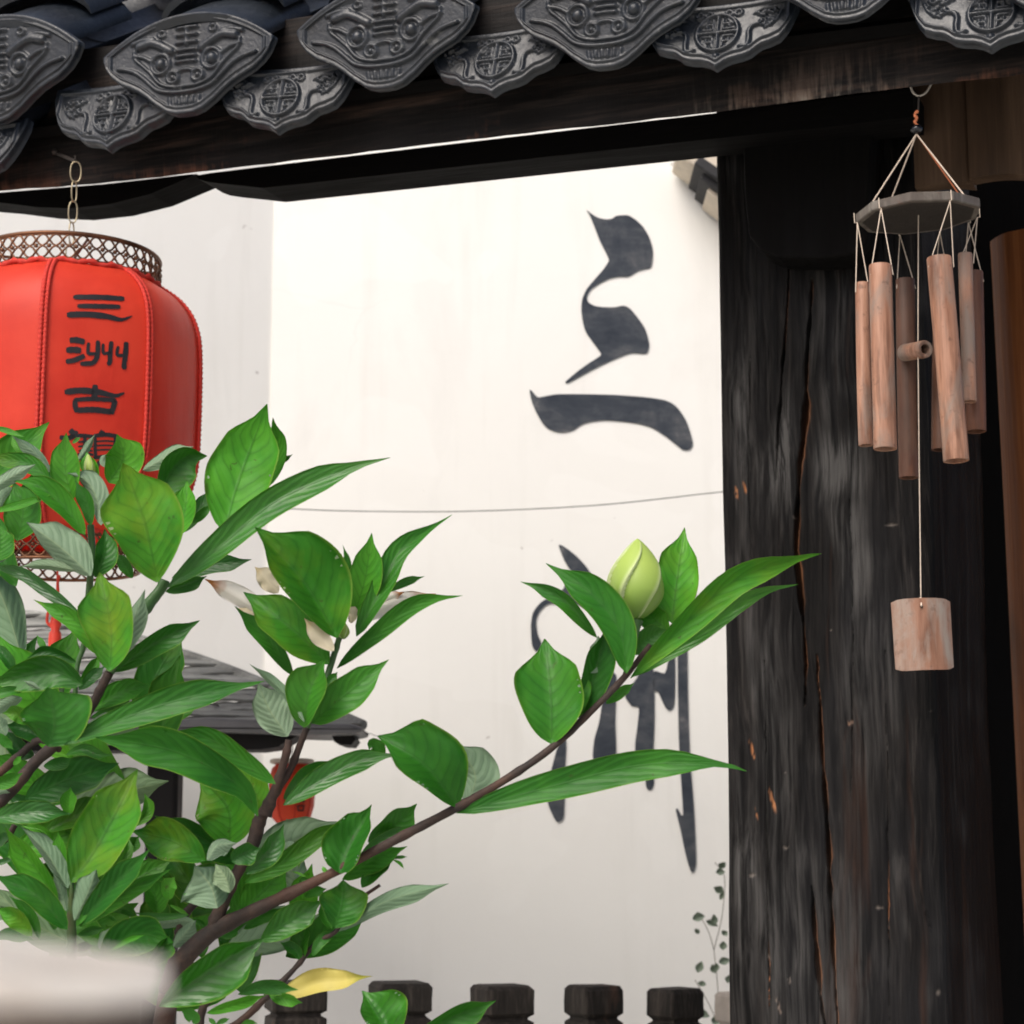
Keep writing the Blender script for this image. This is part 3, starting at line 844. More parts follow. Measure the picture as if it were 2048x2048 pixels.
def arc_tile(hw0, hw1, rise, length, thick, sign):
    """curved body tile in local coords: x across, y up the slope, z off the slope"""
    m = MB(); rows_t = []; n = 12
    for k, f in enumerate((0, .33, .66, 1)):
        hw = hw0 + (hw1 - hw0) * f
        top_ = [Vector((hw * math.sin(a), length * f, sign * rise * (math.cos(a * 1.0) - 0.15) + 0.0)) for a in np.linspace(-1.45, 1.45, n)]
        bot_ = [p + Vector((0, 0, -thick)) for p in top_]
        rows_t.append(top_ + bot_[::-1])
    m.quadgrid(rows_t, closed_u=True, flip=True); m.face(rows_t[0]); m.face(rows_t[-1][::-1])
    me = bpy.data.meshes.new('arc')
    me.from_pydata([tuple(v) for v in m.v], [], m.f); me.materials.append(M_clay)
    bm = bmesh.new(); bm.from_mesh(me); bmesh.ops.recalc_face_normals(bm, faces=bm.faces)
    for e in bm.edges: e.smooth = not (len(e.link_faces) == 2 and e.calc_face_angle(0) > 0.7)
    for f in bm.faces: f.smooth = True
    bm.to_mesh(me); bm.free()
    return me
meCov = arc_tile(0.080, 0.072, 0.036, 0.16, 0.009, 1)
meCha = arc_tile(0.085, 0.090, 0.030, 0.16, 0.009, -1)
def place_arc(name, me, origin, jitter):
    r = random.Random(jitter)
    ex = E3.copy(); ez = RN.copy(); ey = RV.copy()
    Rm = Matrix.Rotation(r.uniform(-.05, .05), 3, RN); ex = Rm @ ex; ey = Rm @ ey
    ex = (ex - ez * ex.dot(ez)).normalized(); ey = ez.cross(ex)
    o = bpy.data.objects.new(name, me); COL.objects.link(o); o.parent = roof
    o.matrix_local = Matrix.Translation(origin - wloc(roof)) @ Matrix((ex, ey, ez)).transposed().to_4x4()
    return o
A_front, B_front = 0.022, 0.0
# (px of centre, py of side level, px half-width)
A_list = [(-400, 150, 155), (-8, 103, 162), (374, 94, 164), (769, 36, 178), (1212, -6, 187), (1690, -100, 200), (2110, -120, 212)]
B_list = [(-300, 305, 130), (-95, 292, 132), (232, 205, 132), (566, 172, 132), (995, 98, 140), (1438, 44, 152), (1985, 0, 172)]
rt = random.Random(4)
for k, (x, y, hw) in enumerate(A_list):
    pl = T0 + N * A_front
    c = onplane(x, y, pl, N); e_ = onplane(x + hw, y, pl, N); e2_ = onplane(x - hw, y, pl, N)
    halfw = (e_ - e2_).length / 2
    place('edge_tile', meA, c, halfw, math.radians(-4 + rt.uniform(-3, 3)), roof, roll=math.radians(rt.uniform(-1.5, 1.5)), yaw=math.radians(rt.uniform(-3, 3)))
    top = c + Z * 0.37 * halfw
    for j in range(7):
        place_arc('cover_tile', meCov, c + Z * (0.006 + 0.022 * min(j, 1)) - N * 0.010 + RV * (0.07 * min(j, 1) + 0.13 * max(j - 1, 0)) + RN * (0.003 * (j % 2)) + RN * 0.002, 31 * k + j)
for k, (x, y, hw) in enumerate(B_list):
    pl = T0 + N * B_front
    c = onplane(x, y, pl, N); e_ = onplane(x + hw, y, pl, N); e2_ = onplane(x - hw, y, pl, N)
    halfw = (e_ - e2_).length / 2
    place('drip_tile', meB, c, halfw, math.radians(10 + rt.uniform(-4, 4)), roof, roll=math.radians(rt.uniform(-2, 2)), yaw=math.radians(rt.uniform(-3, 3)))
    for j in range(7):
        place_arc('channel_tile', meCha, c + Z * 0.030 - N * 0.012 + RV * (0.13 * j) + RN * (0.003 * (j % 2)), 57 * k + j)
# boarding under the tiles
m = MB()
a, c = T0 - E3 * 0.95, T4 + E3 * 0.4
lift = Z * 0.047 - N * 0.045
m.box(a + lift, c - a, RV * 0.92, RN * 0.012)
m.build('roof_boarding', M_black, roof)
# ridge
m = MB(); rows = []
for f in (0, .25, .5, .75, 1):
    q = a.lerp(c, f) + lift + RV * 0.92
    rows.append([q + (-N * math.cos(t_) + Z * math.sin(t_)) * 0.06 for t_ in np.linspace(0, 2 * math.pi, 14)[:-1]])
m.quadgrid(rows, closed_u=True); m.face(rows[0]); m.face(rows[-1][::-1])
m.build('ridge_roll', M_clay, roof, autosmooth=50)
# ================================================================== big red lantern
def mat_silk(name, col):
    t = NT(name)
    p = t.wpos()
    n = t.noise(p, 9, 4, 0.55); w1 = t.math('ADD', t.math('MULTIPLY', t.noise(p, 900, 2, 0.5), 0.35), t.math('MULTIPLY', t.noise(t.mapping(p, scale=(1, 1, 0.25)), 28, 3, 0.5, 0.5), 2.2))
    c = t.mix(t.ramp(n, [(0.35, 0.0), (0.65, 1.0)]), [x * 0.8 for x in col], [col[0] * 1.05, col[1] * 1.5, col[2] * 1.4])
    pr = t.principled(Base_Color=c, Roughness=0.42, Specular_IOR_Level=0.22, Sheen_Weight=0.05, Sheen_Roughness=0.4, Normal=t.bump(w1, 0.3, 0.0022))
    pr.inputs['Sheen Tint'].default_value = (1, 0.45, 0.35, 1)
    tr = t.n('ShaderNodeBsdfTranslucent'); t.set(tr.inputs['Color'], (0.75, 0.03, 0.015))
    mx = t.n('ShaderNodeMixShader'); mx.inputs[0].default_value = 0.18
    t.t.links.new(pr.outputs[0], mx.inputs[1]); t.t.links.new(tr.outputs[0], mx.inputs[2])
    return t.done(mx)
M_silk = mat_silk('red_silk', (0.62, 0.035, 0.018))
M_braid = plain('red_braid', (0.50, 0.03, 0.018), 0.75, var=0.45, scale=300, bump=0.5)
M_bronze = plain('bronze_lattice', (0.16, 0.075, 0.04), 0.42, 0.75, var=0.5, scale=60, second=(0.05, 0.03, 0.02))
M_brass = plain('brass_chain', (0.38, 0.32, 0.21), 0.38, 0.9, var=0.3, scale=150)
M_print = plain('black_print', (0.012, 0.011, 0.012), 0.45, var=0.3, spec=0.4)
LY = nail_tip.y
k_ = LY / FPX / cp * 1.0
ax = P(140, 518, LY)                       # lantern axis
def lz(py): return P(140, py, LY).z
kk = LY / FPX
lantern = thing('red_lantern', 'large red silk palace lantern with black characters hanging on a brass chain', 'lantern', Vector((ax.x, ax.y, lz(1140))))
toC = Vector((CAM.x - ax.x, CAM.y - ax.y, 0)).normalized()
view_ang = math.atan2(toC.y, toC.x)
prof = [(183, 574), (196, 582), (214, 594), (232, 611), (248, 634), (259, 664), (264, 700), (266, 760), (266, 850), (264, 920), (256, 965), (242, 1005), (220, 1040), (195, 1064), (160, 1082)]
NP = 8
seam0 = view_ang - math.radians(9.5)       # angle of the seam left of the lettered panel (screen right = +)
def lpt(ang, r, z): return Vector((ax.x + r * math.cos(ang), ax.y + r * math.sin(ang), z))
# screen-right corresponds to increasing angle? test
sgn = 1 if lpt(view_ang + 0.3, 1, 0).x > lpt(view_ang - 0.3, 1, 0).x else -1
seam0 = view_ang + sgn * math.radians(-9.5)
panels = []
for k in range(NP):
    m = MB(); rows = []
    pf = catmull([Vector((r * 1.03, y, 0)) for r, y in prof], 34)
    for q in pf:
        row = []
        for j in range(13):
            f = j / 12
            a = seam0 + sgn * (math.radians(45) * (k + f))
            flat = math.cos(math.radians(22.5)) / math.cos(math.radians(45) * (f - 0.5))
            r = q.x * kk * (0.55 * flat + 0.45) * (1.0 - 0.006 * (abs(f - .5) * 2) ** 6)
            row.append(lpt(a, r, lz(q.y)))
        rows.append(row)
    m.quadgrid(rows, flip=(sgn > 0))
    panels.append((m.v[:], m.f[:]))
    o = m.build('silk_panel', M_silk, lantern, smooth=True)
    # braided seam: two beaded cords
    m = MB()
    for side in (-1, 1):
        pts, rad = [], []
        pf2 = catmull([Vector((r * 1.03, y, 0)) for r, y in prof], 190)
        for i, q in enumerate(pf2):
            a = seam0 + sgn * math.radians(45) * k + side * 4.4 / q.x
            pts.append(lpt(a, (q.x + 2.0) * kk, lz(q.y)))
            rad.append(kk * (4.3 + 1.1 * math.sin(i * 2.1 + side)))
        m.tube(pts, rad, 6)
    m.build('seam_braid', M_braid, lantern, smooth=True)
# gathered braid round the neck and foot
for (r, y) in ((186, 573), (162, 1082)):
    m = MB()
    pts, rad = [], []
    for i in range(161):
        a = 2 * math.pi * i / 160
        pts.append(lpt(a, (r + 1.2 * math.sin(i * 1.3)) * kk, lz(y + 2.5 * math.sin(i * 0.9)))); rad.append(kk * (6 + 2 * math.sin(i * 2.3)))
    m.tube(pts, rad, 6, caps=False)
    m.build('neck_braid', M_braid, lantern, smooth=True)
# pierced bronze rims
def rim(r0, r1, y0, y1, name, ncell=22):
    m = MB()
    rr_ = lambda f: (r0 + (r1 - r0) * f) * kk
    zz_ = lambda f: lz(y0 + (y1 - y0) * f)
    def hoop(f, rad, seg=6):
        m.tube([lpt(2 * math.pi * i / 96, rr_(f), zz_(f)) for i in range(97)], rad * kk, seg, caps=False)
    hoop(0.03, 4.2); hoop(0.97, 3.6); hoop(0.10, 1.8)
    for fc in (0.29, 0.71):
        for sg in (-1, 1):
            pts = []
            n = ncell * 8
            for i in range(n + 1):
                a = 2 * math.pi * i / n
                f = fc + 0.21 * sg * math.sin(ncell * a)
                pts.append(lpt(a, rr_(f), zz_(f)))
            m.tube(pts, 2.3 * kk, 5, caps=False)
    for i in range(ncell * 2):
        a = 2 * math.pi * i / (ncell * 2)
        for f, rs in ((0.5, 5.0), (0.29, 4.0), (0.71, 4.0)):
            if f == 0.5 and i % 1: continue
            m.ball(lpt(a, rr_(f) + 0.5 * kk, zz_(f)), rs * kk, 6)
    m.build(name, M_bronze, lantern, smooth=True)
rim(185, 185, 518, 572, 'top_rim')
rim(158, 163, 1084, 1140, 'bottom_rim', 19)
# cross bar inside the top rim carries the chain
m = MB()
m.tube([lpt(0.4, 184 * kk, lz(528)), lpt(0.4 + math.pi, 184 * kk, lz(528))], 3 * kk, 6)
m.tube([lpt(0.4 + math.pi / 2, 184 * kk, lz(530)), lpt(0.4 - math.pi / 2, 184 * kk, lz(530))], 3 * kk, 6)
m.build('cross_bar', M_bronze, lantern)
# chain
links = [(147, 322, 365, 11, 0.3), (143, 361, 405, 10, 1.25), (142, 401, 447, 9, 0.35), (141, 443, 490, 13, 1.4), (140, 486, 530, 9, 0.3)]
top_c = nail_tip
for (x, y0, y1, hw, rot) in links:
    a, c = P(x, y0, LY), P(x, y1, LY)
    a.y = c.y = LY; xm = ax.x + (P(x, y0, LY).x - P(140, y0, LY).x)
    mid = (a + c) / 2; mid.x = xm if y0 > 330 else (nail_tip.x + xm) / 2
    hh = (a.z - c.z) / 2 - 1.6 * kk
    w_ = hw * kk
    pts = []
    for i in range(29):
        th_ = 2 * math.pi * i / 28
        cx_ = math.copysign(abs(math.cos(th_)) ** 0.8, math.cos(th_)) * w_
        cz_ = math.copysign(abs(math.sin(th_)) ** 0.9, math.sin(th_)) * hh
        pts.append(mid + Vector((cx_ * math.cos(rot), cx_ * math.sin(rot), cz_)))
    m = MB(); m.tube(pts, 1.55 * kk, 6, caps=False)
    m.build('chain_link', M_brass, lantern, smooth=True)
# tassel below
M_tas = plain('red_knot', (0.62, 0.045, 0.02), 0.5, var=0.35, scale=120)
m = MB()
ta = lambda y, dx=0: Vector((ax.x + dx * kk, ax.y, lz(y)))
m.tube([ta(1082), ta(1140), ta(1230)], 1.8 * kk, 6)
m.tube(catmull([ta(1150, 4), ta(1165, 1), ta(1185, 3)], 6), [3 * kk] * 7, 6)
m.lathe(ta(1300), [(1 * kk, 72 * kk), (9 * kk, 66 * kk), (12 * kk, 52 * kk), (8 * kk, 40 * kk), (12 * kk, 34 * kk), (13 * kk, 22 * kk), (13 * kk, 4 * kk), (14 * kk, 0), (12 * kk, -2 * kk)], 12)
m.tube(catmull([ta(1228, 0), ta(1222, -14), ta(1244, -17), ta(1256, -4)], 10), 3.2 * kk, 6)
for i in range(26):
    a = 2 * math.pi * i / 26
    e_ = Vector((math.cos(a), math.sin(a), 0))
    m.tube([ta(1300) + e_ * 10 * kk, ta(1340) + e_ * 13 * kk, ta(1420) + e_ * 12 * kk], 2.2 * kk, 4)
m.build('tassel', M_tas, lantern, smooth=True)
# characters on the lettered panel
pv, pf_ = panels[0]
bvh = BVHTree.FromPolygons([Vector(v) for v in pv], pf_)
def on_panel(px, py, lift=0.0007):
    d = ray(px, py).normalized()
    hit, nr, ix, ds = bvh.ray_cast(CAM, d)
    if hit is None: return None
    if nr.dot(d) > 0: nr = -nr
    return hit + nr * lift
def ribbon(pts, wid, taper=(0.8, 0.85)):
    wid *= 1.22 if wid > 15 else 1.1
    """brush stroke in zoom pixels (x, y), projected on the silk"""
    c = catmull([Vector((x, y, 0)) for x, y in pts], 18)
    n = len(c); rows = []
    for i, q in enumerate(c):
        t_ = (c[min(i + 1, n - 1)] - c[max(i - 1, 0)]).normalized()
        f = i / (n - 1)
        wv = wid * 0.5 * (1 - (1 - taper[0]) * (1 - f) ** 3 - (1 - taper[1]) * f ** 3) * (1 + 0.05 * math.sin(i * 1.7 + q.x))
        e_ = 1.0
        if i == 0 or i == n - 1: e_ = 0.62
        s_ = Vector((-t_.y, t_.x, 0)) * wv * e_
        row = []
        for g in (-1, -.5, 0, .5, 1):
            pt = q + s_ * g
            w3 = on_panel(pt.x / 3.22, 400 + pt.y / 3.22)
            if w3 is None: return None
            row.append(w3)
        rows.append(row)
    return rows
chars = [
    [([(470,627),(640,628),(800,638)],30),([(497,684),(640,686),(775,690)],28),([(430,741),(560,738),(690,752),(780,772),(850,748)],36,(.9,.2))],
    [([(447,905),(490,903),(545,916)],34),([(425,968),(470,966),(522,970)],36),([(423,1042),(480,1032),(545,1003)],30),
     ([(570,918),(566,960),(572,990),(622,990)],20),([(630,905),(626,1000),(600,1048),(560,1054),(515,1056)],28),
     ([(664,925),(662,965),(668,988),(712,985)],18),([(716,910),(708,1000),(706,1045),(690,1062)],27),
     ([(760,942),(752,985),(760,1002),(800,1000)],19),([(812,914),(806,1000),(798,1060),(800,1092)],30)],
    [([(415,1238),(520,1228),(640,1240),(740,1262),(800,1242)],36,(.9,.35)),([(612,1190),(608,1250),(606,1292)],34),([(474,1288),(600,1282),(748,1292)],26),
     ([(482,1288),(484,1330),(496,1368)],30),([(742,1290),(730,1330),(714,1380)],30),([(486,1356),(600,1352),(722,1366)],34)],
    [([(383,1528),(430,1535),(475,1522)],28),([(450,1480),(470,1500),(500,1508)],34),([(440,1528),(520,1518),(600,1524)],22),([(600,1520),(680,1512),(755,1522)],24),([(640,1492),(660,1505),(672,1522)],30),
     ([(500,1560),(550,1556),(596,1560)],13),([(502,1588),(550,1584),(598,1588)],13),([(505,1616),(550,1612),(596,1616)],13),([(495,1640),(550,1634),(600,1642)],16),([(546,1520),(546,1580),(546,1640)],22),
     ([(612,1524),(612,1600),(616,1668)],20),([(742,1524),(738,1600),(732,1660)],20),([(612,1556),(680,1552),(740,1556)],12),([(612,1584),(680,1580),(740,1584)],12),([(612,1612),(680,1608),(738,1612)],12),([(600,1660),(680,1654),(750,1664)],22),([(640,1680),(620,1720),(590,1740)],24),([(700,1680),(730,1715),(750,1730)],24)]]
for ch in chars:
    m = MB()
    for st in ch:
        rows = ribbon(*st)
        if rows: m.quadgrid(rows)
    if m.f: m.build('printed_character', M_print, lantern, smooth=True)

# ================================================================== wind chime
M_bamboo = None
def mat_bamboo(name, c0, c1, greyc, amount):
    t = NT(name)
    p = t.wpos(); inf = t.n('ShaderNodeObjectInfo')
    g = t.mapping(p, scale=(1, 1, 0.06))
    n1 = t.noise(g, 160, 5, 0.65); n2 = t.noise(t.mapping(p, scale=(1, 1, 0.4)), 32, 5, 0.65, 0.6)
    c = t.ramp(n1, [(0.3, c0), (0.7, c1)])
    c = t.mix(t.ramp(t.noise(t.mapping(p, scale=(1, 1, 0.12)), 60, 4, 0.7), [(0.36, 0.7), (0.5, 0.0)]), c, [q * 0.45 for q in c0])
    c = t.mix(t.ramp(t.math('ADD', n2, t.math('MULTIPLY', t.math('SUBTRACT', inf.outputs['Random'], 0.5), 0.25)), [(0.48, 0.0), (0.68, amount)]), c, greyc)
    c = t.mix(t.ramp(t.noise(p, 120, 3, 0.6), [(0.60, 0.0), (0.72, 0.55)]), c, (0.09, 0.045, 0.03))
    return t.done(t.principled(Base_Color=c, Roughness=0.5, Specular_IOR_Level=0.4, Normal=t.bump(n1, 0.25, 0.0012)))
M_bamboo = mat_bamboo('bamboo', (0.20, 0.088, 0.05), (0.41, 0.225, 0.148), (0.21, 0.165, 0.135), 0.9)
M_bamboo2 = mat_bamboo('shaded_bamboo', (0.07, 0.026, 0.013), (0.14, 0.055, 0.028), (0.10, 0.06, 0.04), 0.5)  # shade on the rear tubes is put into this darker colour
M_bamboo_dark = plain('bamboo_bore', (0.05, 0.025, 0.015), 0.8)
M_disc = mat_bamboo('grey_bamboo_disc', (0.11, 0.098, 0.082), (0.22, 0.20, 0.172), (0.07, 0.055, 0.045), 0.8)
M_string = plain('chime_string', (0.62, 0.52, 0.42), 0.8, var=0.3, scale=400)
M_string_o = plain('orange_string', (0.50, 0.16, 0.07), 0.8, var=0.3, scale=400)
M_bead = plain('black_bead', (0.006, 0.007, 0.010), 0.18, spec=0.6)
M_clip = plain('grey_clip', (0.32, 0.29, 0.25), 0.5)
CY = 1.83
kc = CY / FPX
chime = thing('wind_chime', 'bamboo wind chime with hanging tubes and square sail in front of the black pillar', 'wind chime', P(1842, 1342, CY))
cxw = P(1836, 430, CY).x
def cz(py): return P(1836, py, CY).z
C3 = lambda px, py, dy=0.0: P(px, py, CY + dy)
m = MB()
m.tube(catmull([C3(1820, 168), C3(1826, 185), C3(1838, 192), C3(1852, 185), C3(1862, 168)], 10), 2.3 * kc, 6)
m.build('hook', M_clip, chime, smooth=True)
m = MB(); m.tube([C3(1838, 190), C3(1836, 226)], 2.0 * kc, 6)
m.build('hanger_cord', plain('dark_cord', (0.02, 0.015, 0.012), 0.8), chime)
m = MB()
m.tube(catmull([C3(1836, 222), C3(1829, 229), C3(1834, 237), C3(1830, 244), C3(1835, 252)], 14), [3.2 * kc + 1.0 * kc * math.sin(i * 1.4) for i in range(15)], 7)
m.build('knot', M_string_o, chime, smooth=True)
m = MB(); m.ball(C3(1833, 259), 13 * kc, 16, sc=(1, 1, 0.78))
m.build('bead', M_bead, chime, smooth=True)
# octagonal disc, hollow below
dc = Vector((cxw, CY, cz(417)))
R0 = 130 * kc; TH = 21 * kc
tiltm = Matrix.Rotation(math.radians(-2.5), 3, 'Y') @ Matrix.Rotation(math.radians(2.0), 3, 'X')
def dpt(a, r, h): return dc + tiltm @ Vector((r * math.cos(a), r * math.sin(a), h))
m = MB(); rows = []
NO = 9
rj = random.Random(9)
rad_o = [R0 * (1 + rj.uniform(-.015, .015)) for _ in range(NO)]
prof_d = [(0.90, -TH * 0.985), (0.985, -TH * 0.96), (1.0, -TH * 0.85), (1.0, -TH * 0.1), (0.975, 0), (0.02, TH * 0.06)]
for f, h in prof_d:
    rows.append([dpt(2 * math.pi * (i + 0.3) / NO, rad_o[i] * f, h) for i in range(NO)])
m.quadgrid(rows, closed_u=True)
m.build('disc', M_disc, chime, autosmooth=22)
m = MB(); rows = []
for f, h in [(0.01, -TH * 0.70), (0.55, -TH * 0.72), (0.76, -TH * 0.82), (0.86, -TH * 0.95), (0.91, -TH * 0.99)]:
    rows.append([dpt(2 * math.pi * (i + 0.3) / NO, rad_o[i] * f, h) for i in range(NO)])
m.quadgrid(rows, closed_u=True)
m.build('disc_underside', plain('dark_underside', (0.022, 0.017, 0.013), 0.8, var=0.5, scale=90), chime, smooth=True)  # lower face of the disc in a much darker brown
# braided cords up to the bead
def twisted(m, a, c, r, turns):
    n = int(turns * 6)
    ax_ = (c - a).normalized(); x = ax_.orthogonal().normalized(); y = ax_.cross(x)
    for ph in (0, math.pi):
        pts = [a.lerp(c, i / n) + (x * math.cos(i * 1.05 + ph) + y * math.sin(i * 1.05 + ph)) * r * 0.7 for i in range(n + 1)]
        m.tube(pts, r * 0.75, 5)
bd = C3(1833, 268)
for (an, mt) in ((208, M_string), (118, M_string), (-52, M_string), (14, M_string_o)):
    m = MB(); twisted(m, bd, dpt(math.radians(an), R0 * 0.93, -0.001), 1.35 * kc, 22)
    m.build('support_cord', mt, chime, smooth=True)
# tubes: top x, y -> bottom x, y, half-width, depth offset
tubes = [(1724, 566, 1733, 891, 14.5, 0.006), (1762, 531, 1769, 898, 23.5, -0.040), (1811, 559, 1818, 956, 19.5, 0.044), (1879, 516, 1911, 922, 26, -0.034),
         (1931, 508, 1937, 803, 15, 0.004), (1945, 545, 1953, 863, 21, 0.024), (1884, 570, 1882, 900, 18, 0.050)]
tube_axes = []
for i, (x0, y0, x1, y1, hw, dy) in enumerate(tubes):
    a, c = C3(x0, y0, dy), C3(x1, y1, dy - 0.004)
    r = hw * (CY + dy) / FPX
    axd = (c - a).normalized()
    x = axd.orthogonal().normalized(); y = axd.cross(x)
    r_ = random.Random(i)
    ph = r_.uniform(0, 6)
    m = MB(); rows = []
    L = (c - a).length
    nrow = 14
    def ring(t_, rr_):
        off = x * 0.0006 * math.sin(3 * t_ + ph) + y * 0.0006 * math.cos(2.4 * t_ + ph)
        return [a + axd * (L * t_) + off + (x * math.cos(2 * math.pi * k / 20) + y * math.sin(2 * math.pi * k / 20)) * rr_ * (1 + 0.02 * math.sin(2 * 2 * math.pi * k / 20 + ph)) for k in range(20)]
    rows.append(ring(0.03, r * 0.74)); rows.append(ring(0.0015, r * 0.76)); rows.append(ring(0.0, r * 0.97))
    for k in range(nrow + 1):
        t_ = 0.004 + 0.992 * k / nrow
        rows.append(ring(t_, r * (0.985 + 0.03 * t_ + 0.012 * math.sin(5 * t_ + ph))))
    rows.append(ring(1.0, r * 0.99)); rows.append(ring(0.9985, r * 0.78)); rows.append(ring(0.90, r * 0.74))
    m.quadgrid(rows, closed_u=True)
    m.face(rows[0][::-1]); m.face(rows[-1])
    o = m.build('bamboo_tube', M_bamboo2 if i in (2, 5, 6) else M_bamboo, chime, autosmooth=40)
    tube_axes.append((a, axd, r, dy))
# strings that carry the tubes
def rim_pt(px, dy):
    dx = (P(px, 430, CY + dy).x - dc.x)
    a = math.atan2(dy, dx)
    return dpt(a, R0 * 1.005, -TH * 0.95), dpt(a, R0 * 1.005, 0.0)
for (a, axd, r, dy) in tube_axes:
    m = MB()
    sx = Vector((1, 0, 0))
    base = a + axd * 0.010
    lo, hi = rim_pt((a.x / a.y * FPX * cp + 1024), dy)
    lo = dpt(math.atan2(a.y - dc.y, a.x - dc.x), R0 * 0.97, -TH)
    hi = dpt(math.atan2(a.y - dc.y, a.x - dc.x), R0 * 1.012, 0.0)
    m.tube([hi, dpt(math.atan2(a.y - dc.y, a.x - dc.x), R0 * 1.012, -TH), lo], 1.1 * kc, 5)
    for s_ in (-1, 1):
        m.tube([lo, base + sx * r * s_ * 1.0 - Vector((0, r * 0.3, 0))], 1.1 * kc, 5)
    m.build('tube_string', M_string, chime)
# striker
st = C3(1851, 698)
sd_ = Vector((-0.40, 0.90, 0.12)).normalized()
m = MB()
R1 = 18.5 * kc
L1 = 0.034
m.lathe(st, [(R1 * 0.58, 0.012), (R1 * 0.58, 0.0004), (R1 * 0.66, 0), (R1 * 0.95, 0), (R1, 0.001), (R1 * 0.98, L1), (R1 * 0.9, L1 + 0.001), (0.0003, L1 + 0.001)], 22, axis=sd_)
m.face([st + sd_ * 0.012 + q for q in [(sd_.orthogonal().normalized() * math.cos(a_) + sd_.cross(sd_.orthogonal().normalized()) * math.sin(a_)) * R1 * 0.58 for a_ in np.linspace(0, 2 * math.pi, 13)[:-1]]])
m.build('striker', M_bamboo, chime, autosmooth=40)
m = MB(); m.tube([dpt(0, 0.0001, -TH * .7), C3(1836, 690, 0.006), C3(1838, 900), C3(1842, 1213)], 1.2 * kc, 5)
m.build('centre_string', M_string, chime)
# sail: a slice of bamboo
TL, TR, BR, BL = C3(1782, 1200), C3(1900, 1198), C3(1908, 1340), C3(1792, 1344)
m = MB(); fr_, bk_ = [], []
for i in range(9):
    v_ = i / 8
    rowf, rowb = [], []
    for j in range(13):
        u_ = j / 12
        q = TL.lerp(TR, u_).lerp(BL.lerp(BR, u_), v_)
        bul = 0.012 * (1 - (2 * u_ - 1) ** 2)
        ed = 0.0025 * ((2 * u_ - 1) ** 8) * (1 if i in (0, 8) else 0)
        q = q + Vector((0, -bul, -ed if i == 0 else ed))
        rowf.append(q); rowb.append(q + Vector((0, 0.0022, 0)))
    fr_.append(rowf + rowb[::-1])
m.quadgrid(fr_, closed_u=True); m.face(fr_[0][::-1]); m.face(fr_[-1])
so = m.build('sail', mat_bamboo('weathered_bamboo_sail', (0.17, 0.075, 0.042), (0.29, 0.155, 0.10), (0.27, 0.235, 0.20), 0.9), chime, autosmooth=40)
so['label'] = 'square weathered bamboo sail'
m = MB(); m.ball(C3(1843, 1213, -0.0128), 3.4 * kc, 8, sc=(1, .35, 1)); m.build('sail_hole', M_bamboo_dark, so)
m = MB(); m.tube([C3(1840, 1196), C3(1842, 1203, -.010), C3(1843, 1212, -.0145)], 1.6 * kc, 5); m.ball(C3(1839, 1199, -.004), 4 * kc, 7); m.build('sail_knot', M_string, so)

# ================================================================== small pavilion behind the bush
M_shingle = wood('weathered_grey_board', [(0.3, (0.07, 0.07, 0.07)), (0.5, (0.205, 0.21, 0.198)), (0.7, (0.35, 0.358, 0.338))], 'x', grain=30, stretch=0.05, rough=0.85, bump=0.8, fine=200)
M_eave = plain('lead_grey_eave', (0.10, 0.10, 0.105), 0.5, var=0.35, scale=18)
M_pav = wood('pavilion_black_post', [(0.25, (0.003, 0.003, 0.003)), (0.55, (0.007, 0.006, 0.006)), (0.8, (0.02, 0.016, 0.014))], 'z', grain=40, stretch=0.06, rough=0.6)
pav = thing('pavilion', 'small pavilion with grey board-covered hipped roof on a black post behind the bush', 'pavilion', Vector((P(320, 1600, 3.4).x, 3.4, 0)))
hip = [(725, 1452, 3.30), (600, 1398, 3.42), (520, 1366, 3.50), (430, 1331, 3.58), (330, 1298, 3.67), (220, 1262, 3.76), (100, 1237, 3.84), (20, 1229, 3.88), (-60, 1226, 3.90)]
hp = catmull([P(*q) for q in hip], 40)
proof = thing('roof', '', '', pav.location); del proof['label']; del proof['category']
proof.parent = pav; proof.location = (0, 0, 1.7)
zlo, zhi = hp[0].z, hp[-1].z
lo_l, hi_l = P(-240, 1452, 3.30), P(-240, 1227, 3.90)
def hip_at(z):
    for a, c in zip(hp[:-1], hp[1:]):
        if a.z <= z <= c.z: return a.lerp(c, (z - a.z) / (c.z - a.z + 1e-9))
    return hp[-1] if z > hp[-1].z else hp[0]
NR = 17
r_ = random.Random(2)
for i in range(NR):
    z0, z1 = zlo + (zhi - zlo) * i / NR, zlo + (zhi - zlo) * (i + 1.25) / NR
    R0_, R1_ = hip_at(z0), hip_at(min(z1, zhi))
    L0, L1_ = lo_l.lerp(hi_l, (z0 - zlo) / (zhi - zlo)), lo_l.lerp(hi_l, min(1, (z1 - zlo) / (zhi - zlo)))
    cuts = sorted([0.0, 1.0] + [r_.uniform(.15, .85) for _ in range(2)])
    for c0, c1 in zip(cuts[:-1], cuts[1:]):
        if c1 - c0 < 0.03: continue
        m = MB(); rows = []
        n = 10
        for j in range(n + 1):
            f = c0 + (c1 - c0) * (j / n * 0.996 + 0.002)
            wv = Vector((0, 0, 0.0030 * math.sin(9 * f + i * 2.3) + r_.uniform(-.0014, .0014)))
            a = L0.lerp(R0_, f) + wv + Vector((0, -0.004, 0.0035)); c = L1_.lerp(R1_, f) + wv
            up_ = Vector((0, -0.55, 0.83)) * 0.005
            rows.append([a, c, c - up_, a - up_])
        m.quadgrid(rows, closed_u=True, flip=True); m.face(rows[0][::-1]); m.face(rows[-1])
        m.build('roof_board', M_shingle, proof)
m = MB(); m.tube([q + Vector((0, 0.004, 0.001)) for q in hp], 0.010, 8)
